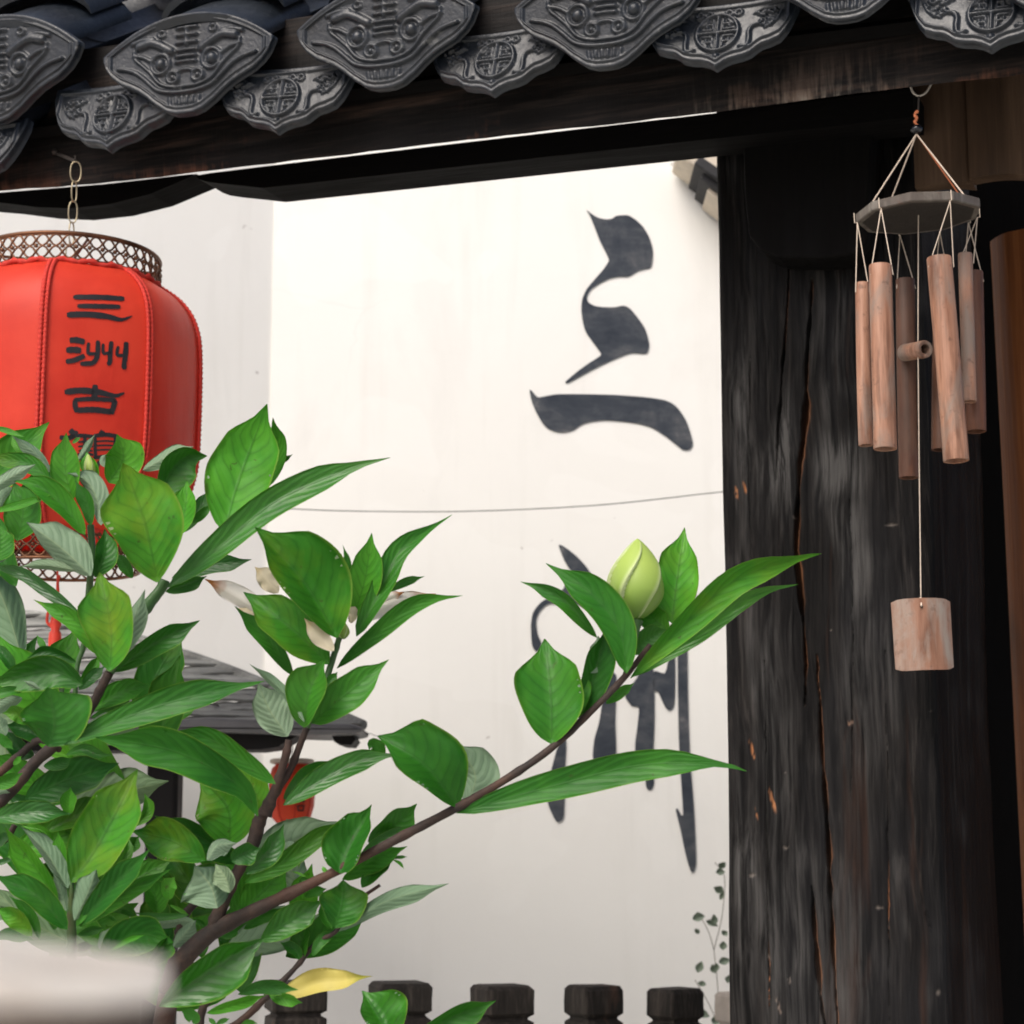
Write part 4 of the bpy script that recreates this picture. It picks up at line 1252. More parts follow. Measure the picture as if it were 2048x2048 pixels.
m.build('hip_roll', M_shingle, proof, smooth=True)
# right slope behind the hip closes the roof
m = MB()
bkp = [Vector((q.x + (3.9 - q.y) * 0.1 + 0.0, q.y + 0.55 * (1 - i / 40) + 0.02, q.z - 0.012)) for i, q in enumerate(hp)]
m.quadgrid([[q + Vector((0, .004, -.008)) for q in hp], bkp])
m.build('side_slope', M_shingle, proof)
# moulded eave edge with upturned corner
poly = [(-240, 1446), (300, 1440), (420, 1434), (560, 1440), (650, 1446), (700, 1447), (722, 1453), (726, 1463), (700, 1468), (640, 1470), (520, 1466), (400, 1462), (-240, 1478)]
m = MB(); m.prism([P(x, y, 3.27) for x, y in poly], Vector((0, 0.16, 0)))
bevel(m.build('eave_edge', M_eave, pav), 0.006, 2)
poly = [(-240, 1472), (400, 1462), (560, 1468), (668, 1471), (706, 1469), (712, 1478), (703, 1490), (684, 1489), (668, 1483), (664, 1472), (600, 1470), (572, 1484), (556, 1494), (520, 1499), (440, 1499), (-240, 1505)]
m = MB(); m.prism([P(x, y, 3.31) for x, y in poly], Vector((0, 0.10, 0)))
m.build('eave_beam', M_pav, pav)
a = P(288, 1700, 3.38); c = P(352, 1700, 3.38)
m = MB(); m.box(Vector((a.x, 3.38, 0)), Vector((c.x - a.x, 0, 0)), Vector((0, 0.06, 0)), Z * (P(320, 1490, 3.38).z))
bevel(m.build('post', M_pav, pav), 0.008, 3)
a = P(-330, 1700, 3.38)
m = MB(); m.box(Vector((a.x, 3.38, 0)), Vector((.055, 0, 0)), Vector((0, 0.06, 0)), Z * (P(320, 1490, 3.38).z))
bevel(m.build('post', M_pav, pav), 0.008, 3)

# ================================================================== small red lantern
SY = 3.75; ks = SY / FPX
sc_ = P(583, 1600, SY)
small = thing('red_lantern', 'small distant red lantern with pale rims, half hidden behind the branches', 'lantern', P(575, 1680, SY))
sz = lambda y: P(575, y, SY).z
m = MB()
m.lathe(Vector((sc_.x, SY, 0)), [(30 * ks, sz(1528)), (40 * ks, sz(1536)), (44 * ks, sz(1552)), (45 * ks, sz(1590)), (44 * ks, sz(1612)), (38 * ks, sz(1634)), (27 * ks, sz(1646))], 24)
m.build('silk_body', mat_silk('small_lantern_silk', (0.72, 0.055, 0.022)), small, autosmooth=60)
M_rimp = plain('pale_rim', (0.42, 0.36, 0.31), 0.5, 0.2, var=0.4, scale=60)
for y0, y1, r0 in ((1518, 1528, 44), (1646, 1660, 21), (1663, 1677, 15)):
    m = MB(); m.lathe(Vector((sc_.x + (-6 * ks if y0 > 1600 else 0), SY, 0)), [(r0 * .9 * ks, sz(y0)), (r0 * ks, sz(y0 + 2)), (r0 * ks, sz(y1 - 2)), (r0 * .9 * ks, sz(y1))], 20, caps=True)
    m.build('rim', M_rimp, small, autosmooth=40)
for k in range(8):
    a = 2 * math.pi * (k + 0.35) / 8
    m = MB(); m.tube([Vector((sc_.x + r * ks * math.cos(a), SY + r * ks * math.sin(a), sz(y))) for r, y in ((31, 1527), (44.5, 1552), (45.5, 1590), (44.5, 1612), (38.5, 1634), (27, 1647))], 1.0 * ks, 5)
    m.build('seam', M_braid, small)
m = MB()
def spt(dx, y):
    r = 46.2 * ks if y < 1606 else 45 * ks
    x = dx * ks
    return Vector((sc_.x + x, SY - math.sqrt(max(r * r - x * x, 1e-9)), sz(y)))
for (x0, y0, x1, y1, wd) in ((14, 1597, 30, 1596, 2.2), (20, 1591, 20, 1607, 2), (17, 1604, 30, 1603, 2), (28, 1592, 27, 1607, 2), (16, 1613, 30, 1612, 2.4), (17, 1613, 18, 1623, 2.6), (28, 1612, 27, 1623, 2.2), (17, 1622, 28, 1622, 2.6)):
    m.tube([spt(x0, y0), spt((x0 + x1) / 2, (y0 + y1) / 2), spt(x1, y1)], wd * 0.6 * ks, 5)
m.build('printed_character', M_print, small)
m = MB(); m.tube([Vector((sc_.x, SY, sz(1519))), Vector((sc_.x, SY, sz(1440))), Vector((sc_.x - .1, SY - .4, sz(1440)))], 1.3 * ks, 5); m.build('hanger', M_iron, small)

# ================================================================== stone post close to the lens
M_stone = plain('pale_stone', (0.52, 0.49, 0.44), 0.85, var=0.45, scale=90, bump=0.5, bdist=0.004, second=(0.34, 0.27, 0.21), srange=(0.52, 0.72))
spost = thing('stone_post', 'blurred pale stone post right in front of the lens at the bottom left', 'post', Vector((-0.065, 0.143, 0)))
zt = 1.5 - 0.0072
rows = []
x1 = -0.0188
def spring(z, g):
    xs0, xs1, ys0, ys1 = -0.105 - g, x1 + g, 0.112 - g, 0.174 + g
    pts = []
    rc_ = 0.009
    for (cx_, cy_, a0) in ((xs1 - rc_, ys0 + rc_, -90), (xs1 - rc_, ys1 - rc_, 0), (xs0 + rc_, ys1 - rc_, 90), (xs0 + rc_, ys0 + rc_, 180)):
        for k in range(5):
            a = math.radians(a0 + 90 * k / 4)
            q_ = Vector((cx_ + rc_ * math.cos(a), cy_ + rc_ * math.sin(a), z))
            q_.x -= (q_.y - 0.112) * 0.17
            pts.append(q_)
    return pts
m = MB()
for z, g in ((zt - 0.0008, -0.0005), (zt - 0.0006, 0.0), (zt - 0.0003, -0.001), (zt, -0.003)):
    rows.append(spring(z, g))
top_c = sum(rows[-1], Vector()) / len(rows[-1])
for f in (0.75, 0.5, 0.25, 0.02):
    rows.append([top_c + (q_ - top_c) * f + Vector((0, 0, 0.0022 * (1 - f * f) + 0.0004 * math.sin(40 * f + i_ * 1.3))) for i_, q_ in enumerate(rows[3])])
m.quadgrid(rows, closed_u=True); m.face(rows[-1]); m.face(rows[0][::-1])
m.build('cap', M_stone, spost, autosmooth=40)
M_stone2 = plain('shaded_stone', (0.16, 0.125, 0.10), 0.85, var=0.25, scale=45, bump=0.5, bdist=0.004)  # the post's shaded front face, painted in as a brown colour
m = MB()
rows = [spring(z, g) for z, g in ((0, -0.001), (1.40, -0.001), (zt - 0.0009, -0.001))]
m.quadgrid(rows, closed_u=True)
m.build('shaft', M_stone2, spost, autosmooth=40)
# ================================================================== gardenia bush
def leaf_material(name, under):
    t = NT(name)
    uv = t.pos('UV')
    sx = t.n('ShaderNodeSeparateXYZ'); t.set(sx.inputs[0], uv)
    tt, ss = sx.outputs[0], sx.outputs[1]
    s_ = t.math('ABSOLUTE', t.math('MULTIPLY_ADD', ss, 2.0, -1.0))
    inf = t.n('ShaderNodeObjectInfo')
    oc = t.n('ShaderNodeSeparateColor'); t.set(oc.inputs[0], inf.outputs['Color'])
    yel, bri, gls = oc.outputs[0], oc.outputs[1], oc.outputs[2]
    wp = t.wpos()
    wob = t.noise(wp, 60, 3, 0.5)
    big = t.noise(wp, 24, 4, 0.6, 0.3)
    # side veins sweep forward to the margin
    ph = t.math('ADD', t.math('MULTIPLY', tt, 8.0), t.math('MULTIPLY', t.math('POWER', s_, 1.3), -2.4))
    ph = t.math('ADD', ph, t.math('MULTIPLY', wob, 1.3))
    fr = t.math('ABSOLUTE', t.math('SUBTRACT', t.math('FRACT', ph), 0.5))           # 0 on the vein ... 0.5 between
    vein = t.ramp(fr, [(0.0, 1.0), (0.07, 0.5), (0.20, 0.0)])
    quilt = t.ramp(fr, [(0.0, 0.0), (0.5, 1.0)])
    rib = t.ramp(s_, [(0.015, 1.0), (0.055, 0.0)])
    fade = t.ramp(s_, [(0.6, 1.0), (0.98, 0.0)])
    vein = t.math('MULTIPLY', vein, fade)
    if not under:
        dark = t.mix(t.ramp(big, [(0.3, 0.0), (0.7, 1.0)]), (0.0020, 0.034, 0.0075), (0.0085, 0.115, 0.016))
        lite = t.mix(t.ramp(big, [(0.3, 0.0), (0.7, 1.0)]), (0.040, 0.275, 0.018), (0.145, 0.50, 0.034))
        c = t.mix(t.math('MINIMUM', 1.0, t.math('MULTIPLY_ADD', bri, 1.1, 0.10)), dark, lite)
        c = t.mix(t.math('MULTIPLY', t.ramp(t.noise(wp, 130, 4, 0.65), [(0.45, 0.0), (0.75, 0.5)]), 1.0), c, t.mix(0.4, c, (0.06, 0.26, 0.03)))
        c = t.mix(t.ramp(t.noise(wp, 300, 2, 0.5), [(0.70, 0.0), (0.75, 0.7)]), c, (0.05, 0.05, 0.015))
        c = t.mix(t.math('MULTIPLY', t.ramp(s_, [(0.80, 0.0), (0.97, 1.0)]), t.ramp(t.noise(wp, 48, 3, 0.6), [(0.64, 0.0), (0.70, 0.8)])), c, (0.07, 0.045, 0.015))
        c = t.mix(t.math('MULTIPLY', vein, 0.55), c, t.mix(0.6, c, (0.004, 0.03, 0.006)))
        c = t.mix(t.math('MULTIPLY', rib, 0.5), c, t.mix(bri, (0.05, 0.15, 0.03), (0.035, 0.16, 0.015)))
        ymask = t.math('MULTIPLY', yel, t.ramp(t.math('ADD', t.noise(wp, 38, 3, 0.55), t.math('MULTIPLY', tt, 0.12)), [(0.50, 0.0), (0.74, 1.0)]))
        ymask = t.math('MULTIPLY', ymask, t.math('SUBTRACT', 1.0, t.math('MULTIPLY', vein, 0.35)))
        c = t.mix(t.math('MULTIPLY', ymask, 0.85), c, (0.25, 0.34, 0.015))
        rim_ = t.math('MULTIPLY', t.ramp(s_, [(0.93, 0.0), (0.99, 1.0)]), 0.7)
        c = t.mix(rim_, c, (0.26, 0.42, 0.07))  # edge highlight painted as a pale line along the margin
        rgh = t.math('ADD', t.math('SUBTRACT', 0.42, t.math('MULTIPLY', gls, 0.22)), t.math('MULTIPLY', t.noise(wp, 70, 4, 0.65), 0.22))
        spec = t.math('MULTIPLY_ADD', gls, 0.55, 0.14); trc = t.mix(0.6, c, (0.16, 0.55, 0.012)); tmix = 0.42
    else:
        c = t.mix(big, (0.115, 0.215, 0.115), (0.20, 0.315, 0.19))
        c = t.mix(t.math('MULTIPLY', bri, 0.5), c, (0.33, 0.42, 0.30))
        c = t.mix(t.math('MULTIPLY', vein, 0.38), c, (0.055, 0.13, 0.06))
        c = t.mix(t.math('MULTIPLY', rib, 0.6), c, (0.28, 0.36, 0.20))
        c = t.mix(t.math('MULTIPLY', yel, big), c, (0.32, 0.36, 0.05))
        rgh = 0.55; spec = 0.25; trc = t.mix(0.5, c, (0.20, 0.42, 0.05)); tmix = 0.28
    h = t.math('ADD', t.math('MULTIPLY', quilt, 0.8 if not under else -0.8), t.math('MULTIPLY', t.noise(wp, 170, 4, 0.6), 0.7))
    h = t.math('SUBTRACT', h, t.math('MULTIPLY', rib, 0.8))
    nrm = t.bump(h, 0.20 if not under else 0.25, 0.0013)
    pr = t.principled(Base_Color=c, Roughness=rgh, Specular_IOR_Level=spec, Normal=nrm)
    tr = t.n('ShaderNodeBsdfTranslucent'); t.set(tr.inputs['Color'], trc); t.set(tr.inputs['Normal'], nrm)
    mx = t.n('ShaderNodeMixShader'); mx.inputs[0].default_value = tmix
    t.t.links.new(pr.outputs[0], mx.inputs[1]); t.t.links.new(tr.outputs[0], mx.inputs[2])
    return t.done(mx)
M_leaf = leaf_material('leaf_upper', False)
M_under = leaf_material('leaf_underside', True)
def petal_material(name, a, b_, tip):
    t = NT(name)
    uv = t.pos('UV'); sx = t.n('ShaderNodeSeparateXYZ'); t.set(sx.inputs[0], uv)
    wp = t.wpos()
    c = t.mix(t.noise(wp, 70, 4, 0.6), a, b_)
    c = t.mix(t.ramp(t.math('ADD', sx.outputs[0], t.math('MULTIPLY', t.noise(wp, 90, 3), 0.3)), [(0.86, 0.0), (1.0, 1.0)]), c, tip)
    pr = t.principled(Base_Color=c, Roughness=0.55, Specular_IOR_Level=0.3, Normal=t.bump(t.noise(wp, 120, 3), 0.25, 0.001))
    tr = t.n('ShaderNodeBsdfTranslucent'); t.set(tr.inputs['Color'], c)
    mx = t.n('ShaderNodeMixShader'); mx.inputs[0].default_value = 0.3
    t.t.links.new(pr.outputs[0], mx.inputs[1]); t.t.links.new(tr.outputs[0], mx.inputs[2])
    return t.done(mx)
M_petal = petal_material('white_petal', (0.72, 0.69, 0.60), (0.85, 0.83, 0.77), (0.45, 0.18, 0.05))
M_cream_p = petal_material('cream_petal', (0.62, 0.55, 0.38), (0.75, 0.69, 0.52), (0.6, 0.5, 0.3))
M_yleaf = petal_material('yellow_leaf', (0.55, 0.47, 0.10), (0.66, 0.58, 0.19), (0.30, 0.30, 0.04))
def mat_bark():
    t = NT('gardenia_bark')
    p = t.wpos()
    n = t.noise(p, 90, 5, 0.65); n2 = t.noise(p, 20, 3)
    c = t.ramp(n, [(0.3, (0.012, 0.008, 0.006)), (0.55, (0.035, 0.02, 0.014)), (0.8, (0.10, 0.055, 0.035))])
    c = t.mix(t.ramp(n2, [(0.5, 0.0), (0.7, 0.6)]), c, (0.085, 0.03, 0.014))
    return t.done(t.principled(Base_Color=c, Roughness=0.75, Normal=t.bump(n, 0.6, 0.002)))
M_bark = mat_bark()
M_stem = plain('green_stem', (0.045, 0.115, 0.03), 0.5, var=0.4, scale=60, second=(0.09, 0.07, 0.03), srange=(0.55, 0.75))

PY = 1.0
bush = thing('gardenia_bush', 'glossy green gardenia bush with buds and a fading white flower in the left foreground', 'shrub', Vector((P(330, 1990, PY).x - 0.03, PY, 0)))
REG = {'A': (0, 800, 4.83), 'B': (0, 1160, 4.83), 'C': (0, 1520, 4.83), 'D': (340, 1400, 4.83), 'E': (500, 1560, 4.83), 'F': (300, 1760, 4.83), 'G': (600, 1900, 4.83),
       'H': (960, 1000, 2.541), 'I': (400, 980, 3.45), 'J': (0, 800, 2.415), 'K': (0, 1400, 2.415), 'X': (0, 0, 1.0)}
lr = random.Random(21)
def leaf(reg, pts, wl, wr, side='t', d=0.0, y=0.0, b=0.3, g=0.3, pk=0.52, lift=None, name='leaf', mat=None, wave=1.0, nt_=18, ns=8):
    ox, oy, s = REG[reg]
    c = catmull([Vector((ox + x / s, oy + q / s, 0)) for x, q in pts], nt_)
    wl, wr = wl / s * 1.06, wr / s * 1.06
    a1, a2, f1, f2 = lr.uniform(0, 6), lr.uniform(0, 6), lr.uniform(7, 12), lr.uniform(7, 12)
    W = max(wl, wr)
    sg = 1.0 if side == 't' else -1.0
    kY = PY / FPX
    cup = lr.uniform(0.18, 0.42)
    def depth_comp(wv): return sg * (cup * W + 0.75 * math.sqrt(max(W * W - wv * wv, 0.0)))
    dl, dr = depth_comp(wl), depth_comp(wr)
    n = len(c)
    length = sum((c[i + 1] - c[i]).length for i in range(n - 1))
    tipz = lift if lift is not None else lr.uniform(-0.25, 0.25)      # tip leans to (+) or from (-) the camera, in leaf lengths
    arch = lr.uniform(-0.05, 0.10) * sg
    curl = lr.uniform(-0.16, 0.24)
    ka, kb = pk * 2.0, (1 - pk) * 2.0
    pmax = (pk ** ka) * ((1 - pk) ** kb)
    w1, w2 = lr.uniform(0, 6), lr.uniform(0, 6)
    wf = lr.uniform(5, 8)
    amp = 0.105 * W * wave
    th = 0.00022
    fr_, bk_, uvs = [], [], []
    for i in range(n):
        t_ = i / (n - 1)
        dv = (c[min(i + 1, n - 1)] - c[max(i - 1, 0)]).normalized()
        lf = Vector((dv.y, -dv.x, 0))
        te = min(max(t_, 0.004), 0.996)
        pr_ = ((te ** ka) * ((1 - te) ** kb)) / pmax
        pr_ = pr_ ** 0.66
        sm = min(1.0, max(0.0, (t_ - 0.70) / 0.24)); sm = sm * sm * (3 - 2 * sm)
        pr_ *= 1 - 0.68 * sm
        if t_ == 0.0: pr_ = 0.03
        if t_ == 1.0: pr_ = 0.015
        zmid = curl * length * max(0.0, t_ - 0.6) ** 2 * 4 + tipz * length * t_ + arch * length * 4 * t_ * (1 - t_)
        for j in range(ns + 1):
            u = -1 + 2.0 * j / ns
            a = abs(u)
            wv = (wl if u > 0 else wr)
            dp = (dl if u > 0 else dr)
            eg = 1 + 0.065 * a * a * (math.sin(f1 * t_ + a1) if u > 0 else math.sin(f2 * t_ + a2))
            off = lf * (wv * u * pr_ * eg)
            wob = amp * a * a * pr_ * math.sin(wf * 2 * t_ + (w1 if u > 0 else w2))
            z = zmid + dp * (a ** 1.08) * pr_ + wob
            q = c[i] + off
            Yv = PY - d / 100.0 - z * kY
            thk = th * (0.25 + 0.75 * (1 - a ** 4)) * (1.6 if a < 0.1 else 1)
            fr_.append(P(q.x, q.y, Yv - thk)); bk_.append(P(q.x, q.y, Yv + thk))
            uvs.append((t_, 0.5 + 0.5 * u))
    nsr = ns + 1
    faces, mi = [], []
    N1 = len(fr_)
    for i in range(n - 1):
        for j in range(ns):
            k = i * nsr + j
            faces.append((k, k + 1, k + nsr + 1, k + nsr)); mi.append(0)
            faces.append((N1 + k + nsr, N1 + k + nsr + 1, N1 + k + 1, N1 + k)); mi.append(1)
    rim_ = [i * nsr for i in range(n)] + [(n - 1) * nsr + j for j in range(1, nsr)] + [i * nsr + ns for i in range(n - 2, -1, -1)] + [j for j in range(ns - 1, 0, -1)]
    for a_, b2 in zip(rim_, rim_[1:] + rim_[:1]):
        faces.append((b2, a_, N1 + a_, N1 + b2)); mi.append(0)
    off = wloc(bush)
    me = bpy.data.meshes.new(name)
    me.from_pydata([tuple(v - off) for v in fr_ + bk_], [], faces)
    if mat: mats = (mat, mat)
    else: mats = (M_leaf, M_under) if side == 't' else (M_under, M_leaf)
    for m_ in mats: me.materials.append(m_)
    me.polygons.foreach_set('material_index', mi)
    me.polygons.foreach_set('use_smooth', [True] * len(faces))
    ul = me.uv_layers.new(name='UVMap')
    allu = uvs + uvs
    li = np.zeros(len(me.loops), dtype=np.int32); me.loops.foreach_get('vertex_index', li)
    ul.data.foreach_set('uv', np.array(allu, dtype=np.float32)[li].reshape(-1))
    o = newobj(name, me, bush)
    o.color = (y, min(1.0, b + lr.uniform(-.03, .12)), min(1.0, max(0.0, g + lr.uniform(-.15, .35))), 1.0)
    return o

# --- branches (pixel polyline, radii in pixels, depth offset in cm)
def branch(pts, mat, name='branch', seg=9, nodes=True):
    q = [P(x, y_, PY - d / 100) for x, y_, r, d in pts]
    n = max(10, 5 * len(pts))
    c = catmull(q, n)
    rr_ = np.interp(np.linspace(0, 1, n + 1), np.linspace(0, 1, len(pts)), [p[2] for p in pts])
    r2 = random.Random(int(pts[0][0]))
    rad = [max(0.3, r + r2.uniform(-.05, .07) * r + (0.16 * r if nodes and i % 7 == 3 else 0)) * PY / FPX for i, r in enumerate(rr_)]
    m = MB(); m.tube(c, rad, seg)
    return m.build(name, mat, bush, smooth=True)
base = wloc(bush)
# trunk down to the ground
m = MB()
m.tube(catmull([base, base + Vector((0.01, 0.0, 0.5)), base + Vector((-0.01, 0.01, 1.0)), P(318, 2080, PY + .01), P(325, 2040, PY + .01), P(338, 1985, PY)], 24), [0.011] * 14 + [0.009, 0.0075, 0.007, 0.0065, 0.006, .006, .006, .006, .006, .0055, .005], 10)
m.build('trunk', M_bark, bush, smooth=True)
branch([(338, 1985, 23, 1), (356, 1934, 18, 1), (390, 1893, 15, 1), (440, 1855, 12, 1.2), (560, 1797, 9.8, 1.6), (663, 1747, 9.2, 2), (800, 1675, 9, 2), (905, 1620, 8.4, 2), (1000, 1566, 7.6, 2), (1098, 1500, 7.5, 2), (1180, 1425, 7, 2), (1251, 1352, 6.5, 1.8), (1300, 1290, 5, 1.5)], M_bark)
branch([(425, 1868, 16, 1), (440, 1820, 13, 1.2), (470, 1755, 11, 1.5), (505, 1690, 13, 1.5), (520, 1640, 14, 1.5), (548, 1590, 10, 1.5), (580, 1540, 7.5, 1.5), (600, 1490, 7, 1.5), (614, 1455, 6.5, 1.5)], M_bark)
branch([(530, 1630, 14, 1.6), (555, 1565, 9, 1.8), (572, 1510, 8, 2), (578, 1480, 7.5, 2)], M_bark)
branch([(614, 1455, 6, 2), (645, 1380, 6, 2), (668, 1310, 6.5, 2), (680, 1270, 6, 2), (690, 1225, 4, 1.6)], M_stem)
branch([(352, 1885, 7, 0), (370, 1830, 9, 0), (398, 1800, 8, -.5), (412, 1790, 6, -1)], M_bark)
branch([(-40, 1640, 13, 0.5), (20, 1585, 12, 0.5), (70, 1525, 12, 0.6), (110, 1490, 11, 1), (175, 1425, 9.5, 1.5), (200, 1380, 9, 2), (219, 1345, 9, 2.2)], M_bark)
branch([(219, 1345, 9, 2.2), (245, 1290, 12, 2), (280, 1230, 12, 1.5), (320, 1180, 12, 1), (330, 1160, 10, 1)], M_stem)
branch([(-40, 1570, 9, -1), (0, 1545, 9, -1), (40, 1510, 8, -.6), (80, 1480, 7, 0), (120, 1500, 6, .5)], M_bark)
branch([(150, 1400, 5, -1), (155, 1330, 5, -1), (170, 1280, 6, -1), (180, 1160, 7, 0), (184, 1100, 7.5, 0), (181, 1050, 7, 0)], M_stem)
branch([(143, 1990, 9, 2), (143, 1900, 9, 2), (143, 1850, 9.5, 2), (143, 1790, 7, 2.2), (142, 1755, 4, 2.2)], M_stem)
branch([(395, 2070, 9, 1.5), (405, 2020, 8, 1.5), (415, 2005, 7, 1.6), (440, 1990, 4, 1.6)], M_bark)
branch([(440, 2070, 7, 1), (490, 2035, 7, 1), (530, 1997, 7, 1), (560, 1968, 6.5, .8), (600, 1925, 5, .5), (612, 1908, 5.5, .4), (640, 1880, 4.5, .6), (672, 1862, 4, .8), (720, 1800, 4, 1), (760, 1770, 3, 1)], M_bark)
branch([(-40, 1700, 7, -1), (10, 1680, 6.5, -1), (30, 1650, 6, -1)], M_bark)
branch([(505, 1690, 5, 1), (470, 1740, 5, 0), (440, 1785, 4, 0)], M_bark)

L = leaf
# cluster at the tall shoot
L('A', [(1520,1760),(1400,1200),(1190,610)], 345, 360, 't', 3, .75, .62, .2, .60, 0.1)
L('J', [(1085,640),(1150,400),(1290,20)], 155, 150, 't', 1, .12, .80, .2, .50, -.1)
L('J', [(1280,430),(1345,260),(1318,85)], 60, 40, 't', -1, .0, .55)
L('J', [(1320,340),(1360,300),(1415,262)], 16, 12, 't', -1.2, 0, .2)
L('J', [(810,905),(1060,710),(1330,490),(1680,335),(1885,278)], 75, 62, 't', 2, .05, .28, .9, .48, .1)
L('J', [(830,860),(1000,800),(1140,785),(1215,770)], 45, 42, 't', -1, 0, .05, .6)
L('J', [(800,925),(900,890),(1000,850)], 22, 38, 't', 1.5, 0, .15)
L('J', [(640,860),(600,790),(558,738)], 32, 26, 't', -2, 0, .35)
L('J', [(860,660),(895,520),(905,388)], 62, 48, 't', -.5, .05, .75, .1)
L('J', [(885,640),(960,530),(1025,425)], 34, 32, 't', -2, 0, .12)
L('J', [(890,600),(960,560),(1030,500)], 20, 24, 't', -1.6, 0, .45)
L('J', [(760,470),(840,330),(920,270),(1000,270)], 60, 110, 't', -1.0, .25, .22, .2, .55)
L('J', [(690,340),(780,290),(860,245),(935,225)], 34, 44, 'u', -1.6, .1, .6)
# cluster below the lantern
L('A', [(700,965),(630,660),(640,315)], 145, 130, 't', .2, .12, .68, .2, .5)
L('A', [(745,600),(840,470),(920,328)], 42, 30, 'u', -1, 0, .6)
L('A', [(700,420),(730,395),(780,360)], 22, 16, 't', -1.2, 0, .3)
L('A', [(945,785),(865,640),(835,500)], 88, 72, 't', -.4, .2, .85, .2)
L('A', [(1050,800),(1190,560),(1130,330)], 165, 190, 't', -.4, .15, .62, .2, .5)
L('A', [(1010,650),(990,580),(1030,520)], 30, 30, 'u', -.8, 0, .5)
L('A', [(975,1210),(925,930),(820,770),(650,705)], 60, 130, 'u', 1, .0, .55, .2, .45)
L('A', [(880,1210),(840,1000),(725,770)], 75, 62, 't', .6, 0, .12)
L('A', [(820,1300),(600,1010),(360,830),(120,780)], 90, 125, 't', .7, .05, .35, .3, .5)
L('A', [(480,760),(250,610),(-160,560)], 80, 85, 't', -1, .35, .3, .2, .45)
L('A', [(495,700),(350,520),(110,340)], 66, 44, 'u', -1.5, 0, .5)
L('A', [(260,530),(170,440),(110,340)], 48, 40, 't', -1.8, .1, .8)
L('A', [(-90,265),(60,300),(235,358)], 32, 22, 't', -1, .1, .6)
L('A', [(-150,910),(100,750),(345,620)], 72, 66, 'u', .9, 0, .85)
L('A', [(-110,1090),(200,1010),(490,918)], 38, 34, 't', 1.6, .25, .7)
L('A', [(160,1360),(225,1060),(130,790)], 190, 170, 't', 0, .05, .35, .3)
L('A', [(-10,1030),(40,930),(140,840)], 90, 100, 'u', .3, 0, .35)
L('A', [(-20,1560),(0,1400),(0,1205)], 130, 138, 't', 1, .45, .4)
L('A', [(-80,1560),(20,1530),(80,1490)], 40, 30, 'u', .8, 0, .5)
L('A', [(150,1350),(230,1150),(330,1000),(440,900)], 40, 60, 't', -.5, 0, .4)
L('A', [(880,1700),(600,1440),(255,1180)], 112, 205, 'u', 1.6, 0, .55, .2, .48)
L('A', [(915,1710),(1010,1480),(1010,1240)], 85, 125, 't', .5, 0, .15)
L('A', [(760,1650),(450,1600),(190,1610)], 38, 62, 'u', .9, .15, .8)
L('A', [(775,2070),(430,1830),(200,1670),(-160,1590)], 66, 62, 't', 1, 0, .1, .9, .5)
# front shoot
L('B', [(1062,880),(1072,480),(960,-75)], 268, 232, 't', 3.4, .75, .5, .3, .58, .1)
L('B', [(1130,790),(1265,450),(1400,90)], 64, 118, 'u', 2.4, 0, .6, .2, .55)
L('B', [(965,720),(740,400),(325,190)], 100, 80, 't', 2, .7, .5, .2, .45)
L('B', [(1110,890),(1450,640),(1930,390)], 95, 125, 't', 1.6, 0, .15, .5, .58)
L('B', [(780,965),(880,850),(965,720)], 42, 58, 't', 0, .1, .7)
L('B', [(760,1060),(880,950),(1015,830)], 60, 52, 't', .2, 0, .08)
L('B', [(860,1275),(1150,1090),(1465,1020)], 115, 95, 't', 1, .2, .35, .2, .58)
L('B', [(880,1330),(1100,1240),(1300,1115)], 48, 52, 't', .5, 0, .12)
L('B', [(845,1405),(1050,1315),(1385,1210)], 52, 46, 'u', .8, 0, .6)
L('B', [(470,1610),(530,1370),(460,1040)], 330, 345, 't', 2.7, .0, .20, .15, .60, .15)
L('B', [(800,1010),(500,880),(100,960),(-120,1010)], 165, 140, 't', 1.2, .05, .18, .2, .45)
L('B', [(740,800),(560,720),(420,690),(250,760)], 60, 50, 't', .8, 0, .1)
L('B', [(150,905),(60,750),(-70,600)], 54, 62, 't', 0, 0, .1, .8)
L('B', [(425,725),(415,640),(355,530)], 34, 34, 't', -1, 0, .35)
L('B', [(235,1060),(50,1090),(-120,1140)], 40, 55, 't', .8, 0, .12, .8)
L('B', [(215,1140),(60,1200),(-110,1290)], 62, 66, 'u', 1, 0, .45)
L('B', [(300,1390),(170,1290),(20,1285)], 80, 66, 't', 1.4, .5, .4)
L('B', [(380,1050),(330,1020),(230,975)], 20, 26, 'u', 1.5, 0, .5)
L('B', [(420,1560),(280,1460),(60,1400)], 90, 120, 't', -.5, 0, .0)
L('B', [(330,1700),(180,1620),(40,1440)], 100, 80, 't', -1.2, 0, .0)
L('B', [(-60,1480),(50,1560),(130,1640)], 45, 48, 't', .8, 0, .35)
L('B', [(60,1500),(10,1420),(-10,1300)], 60, 70, 'u', .2, 0, .25)
L('B', [(640,1690),(800,1640),(950,1690),(1085,1695)], 60, 40, 't', 1, 0, .15)
L('B', [(130,1790),(170,1740),(210,1700)], 26, 26, 't', .8, 0, .55)
# inner leaves, the shade inside the bush put into their dark green
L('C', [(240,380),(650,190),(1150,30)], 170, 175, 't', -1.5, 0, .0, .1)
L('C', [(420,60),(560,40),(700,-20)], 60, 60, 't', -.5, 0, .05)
L('C', [(60,320),(300,420),(590,400)], 60, 80, 't', -2, 0, .0)
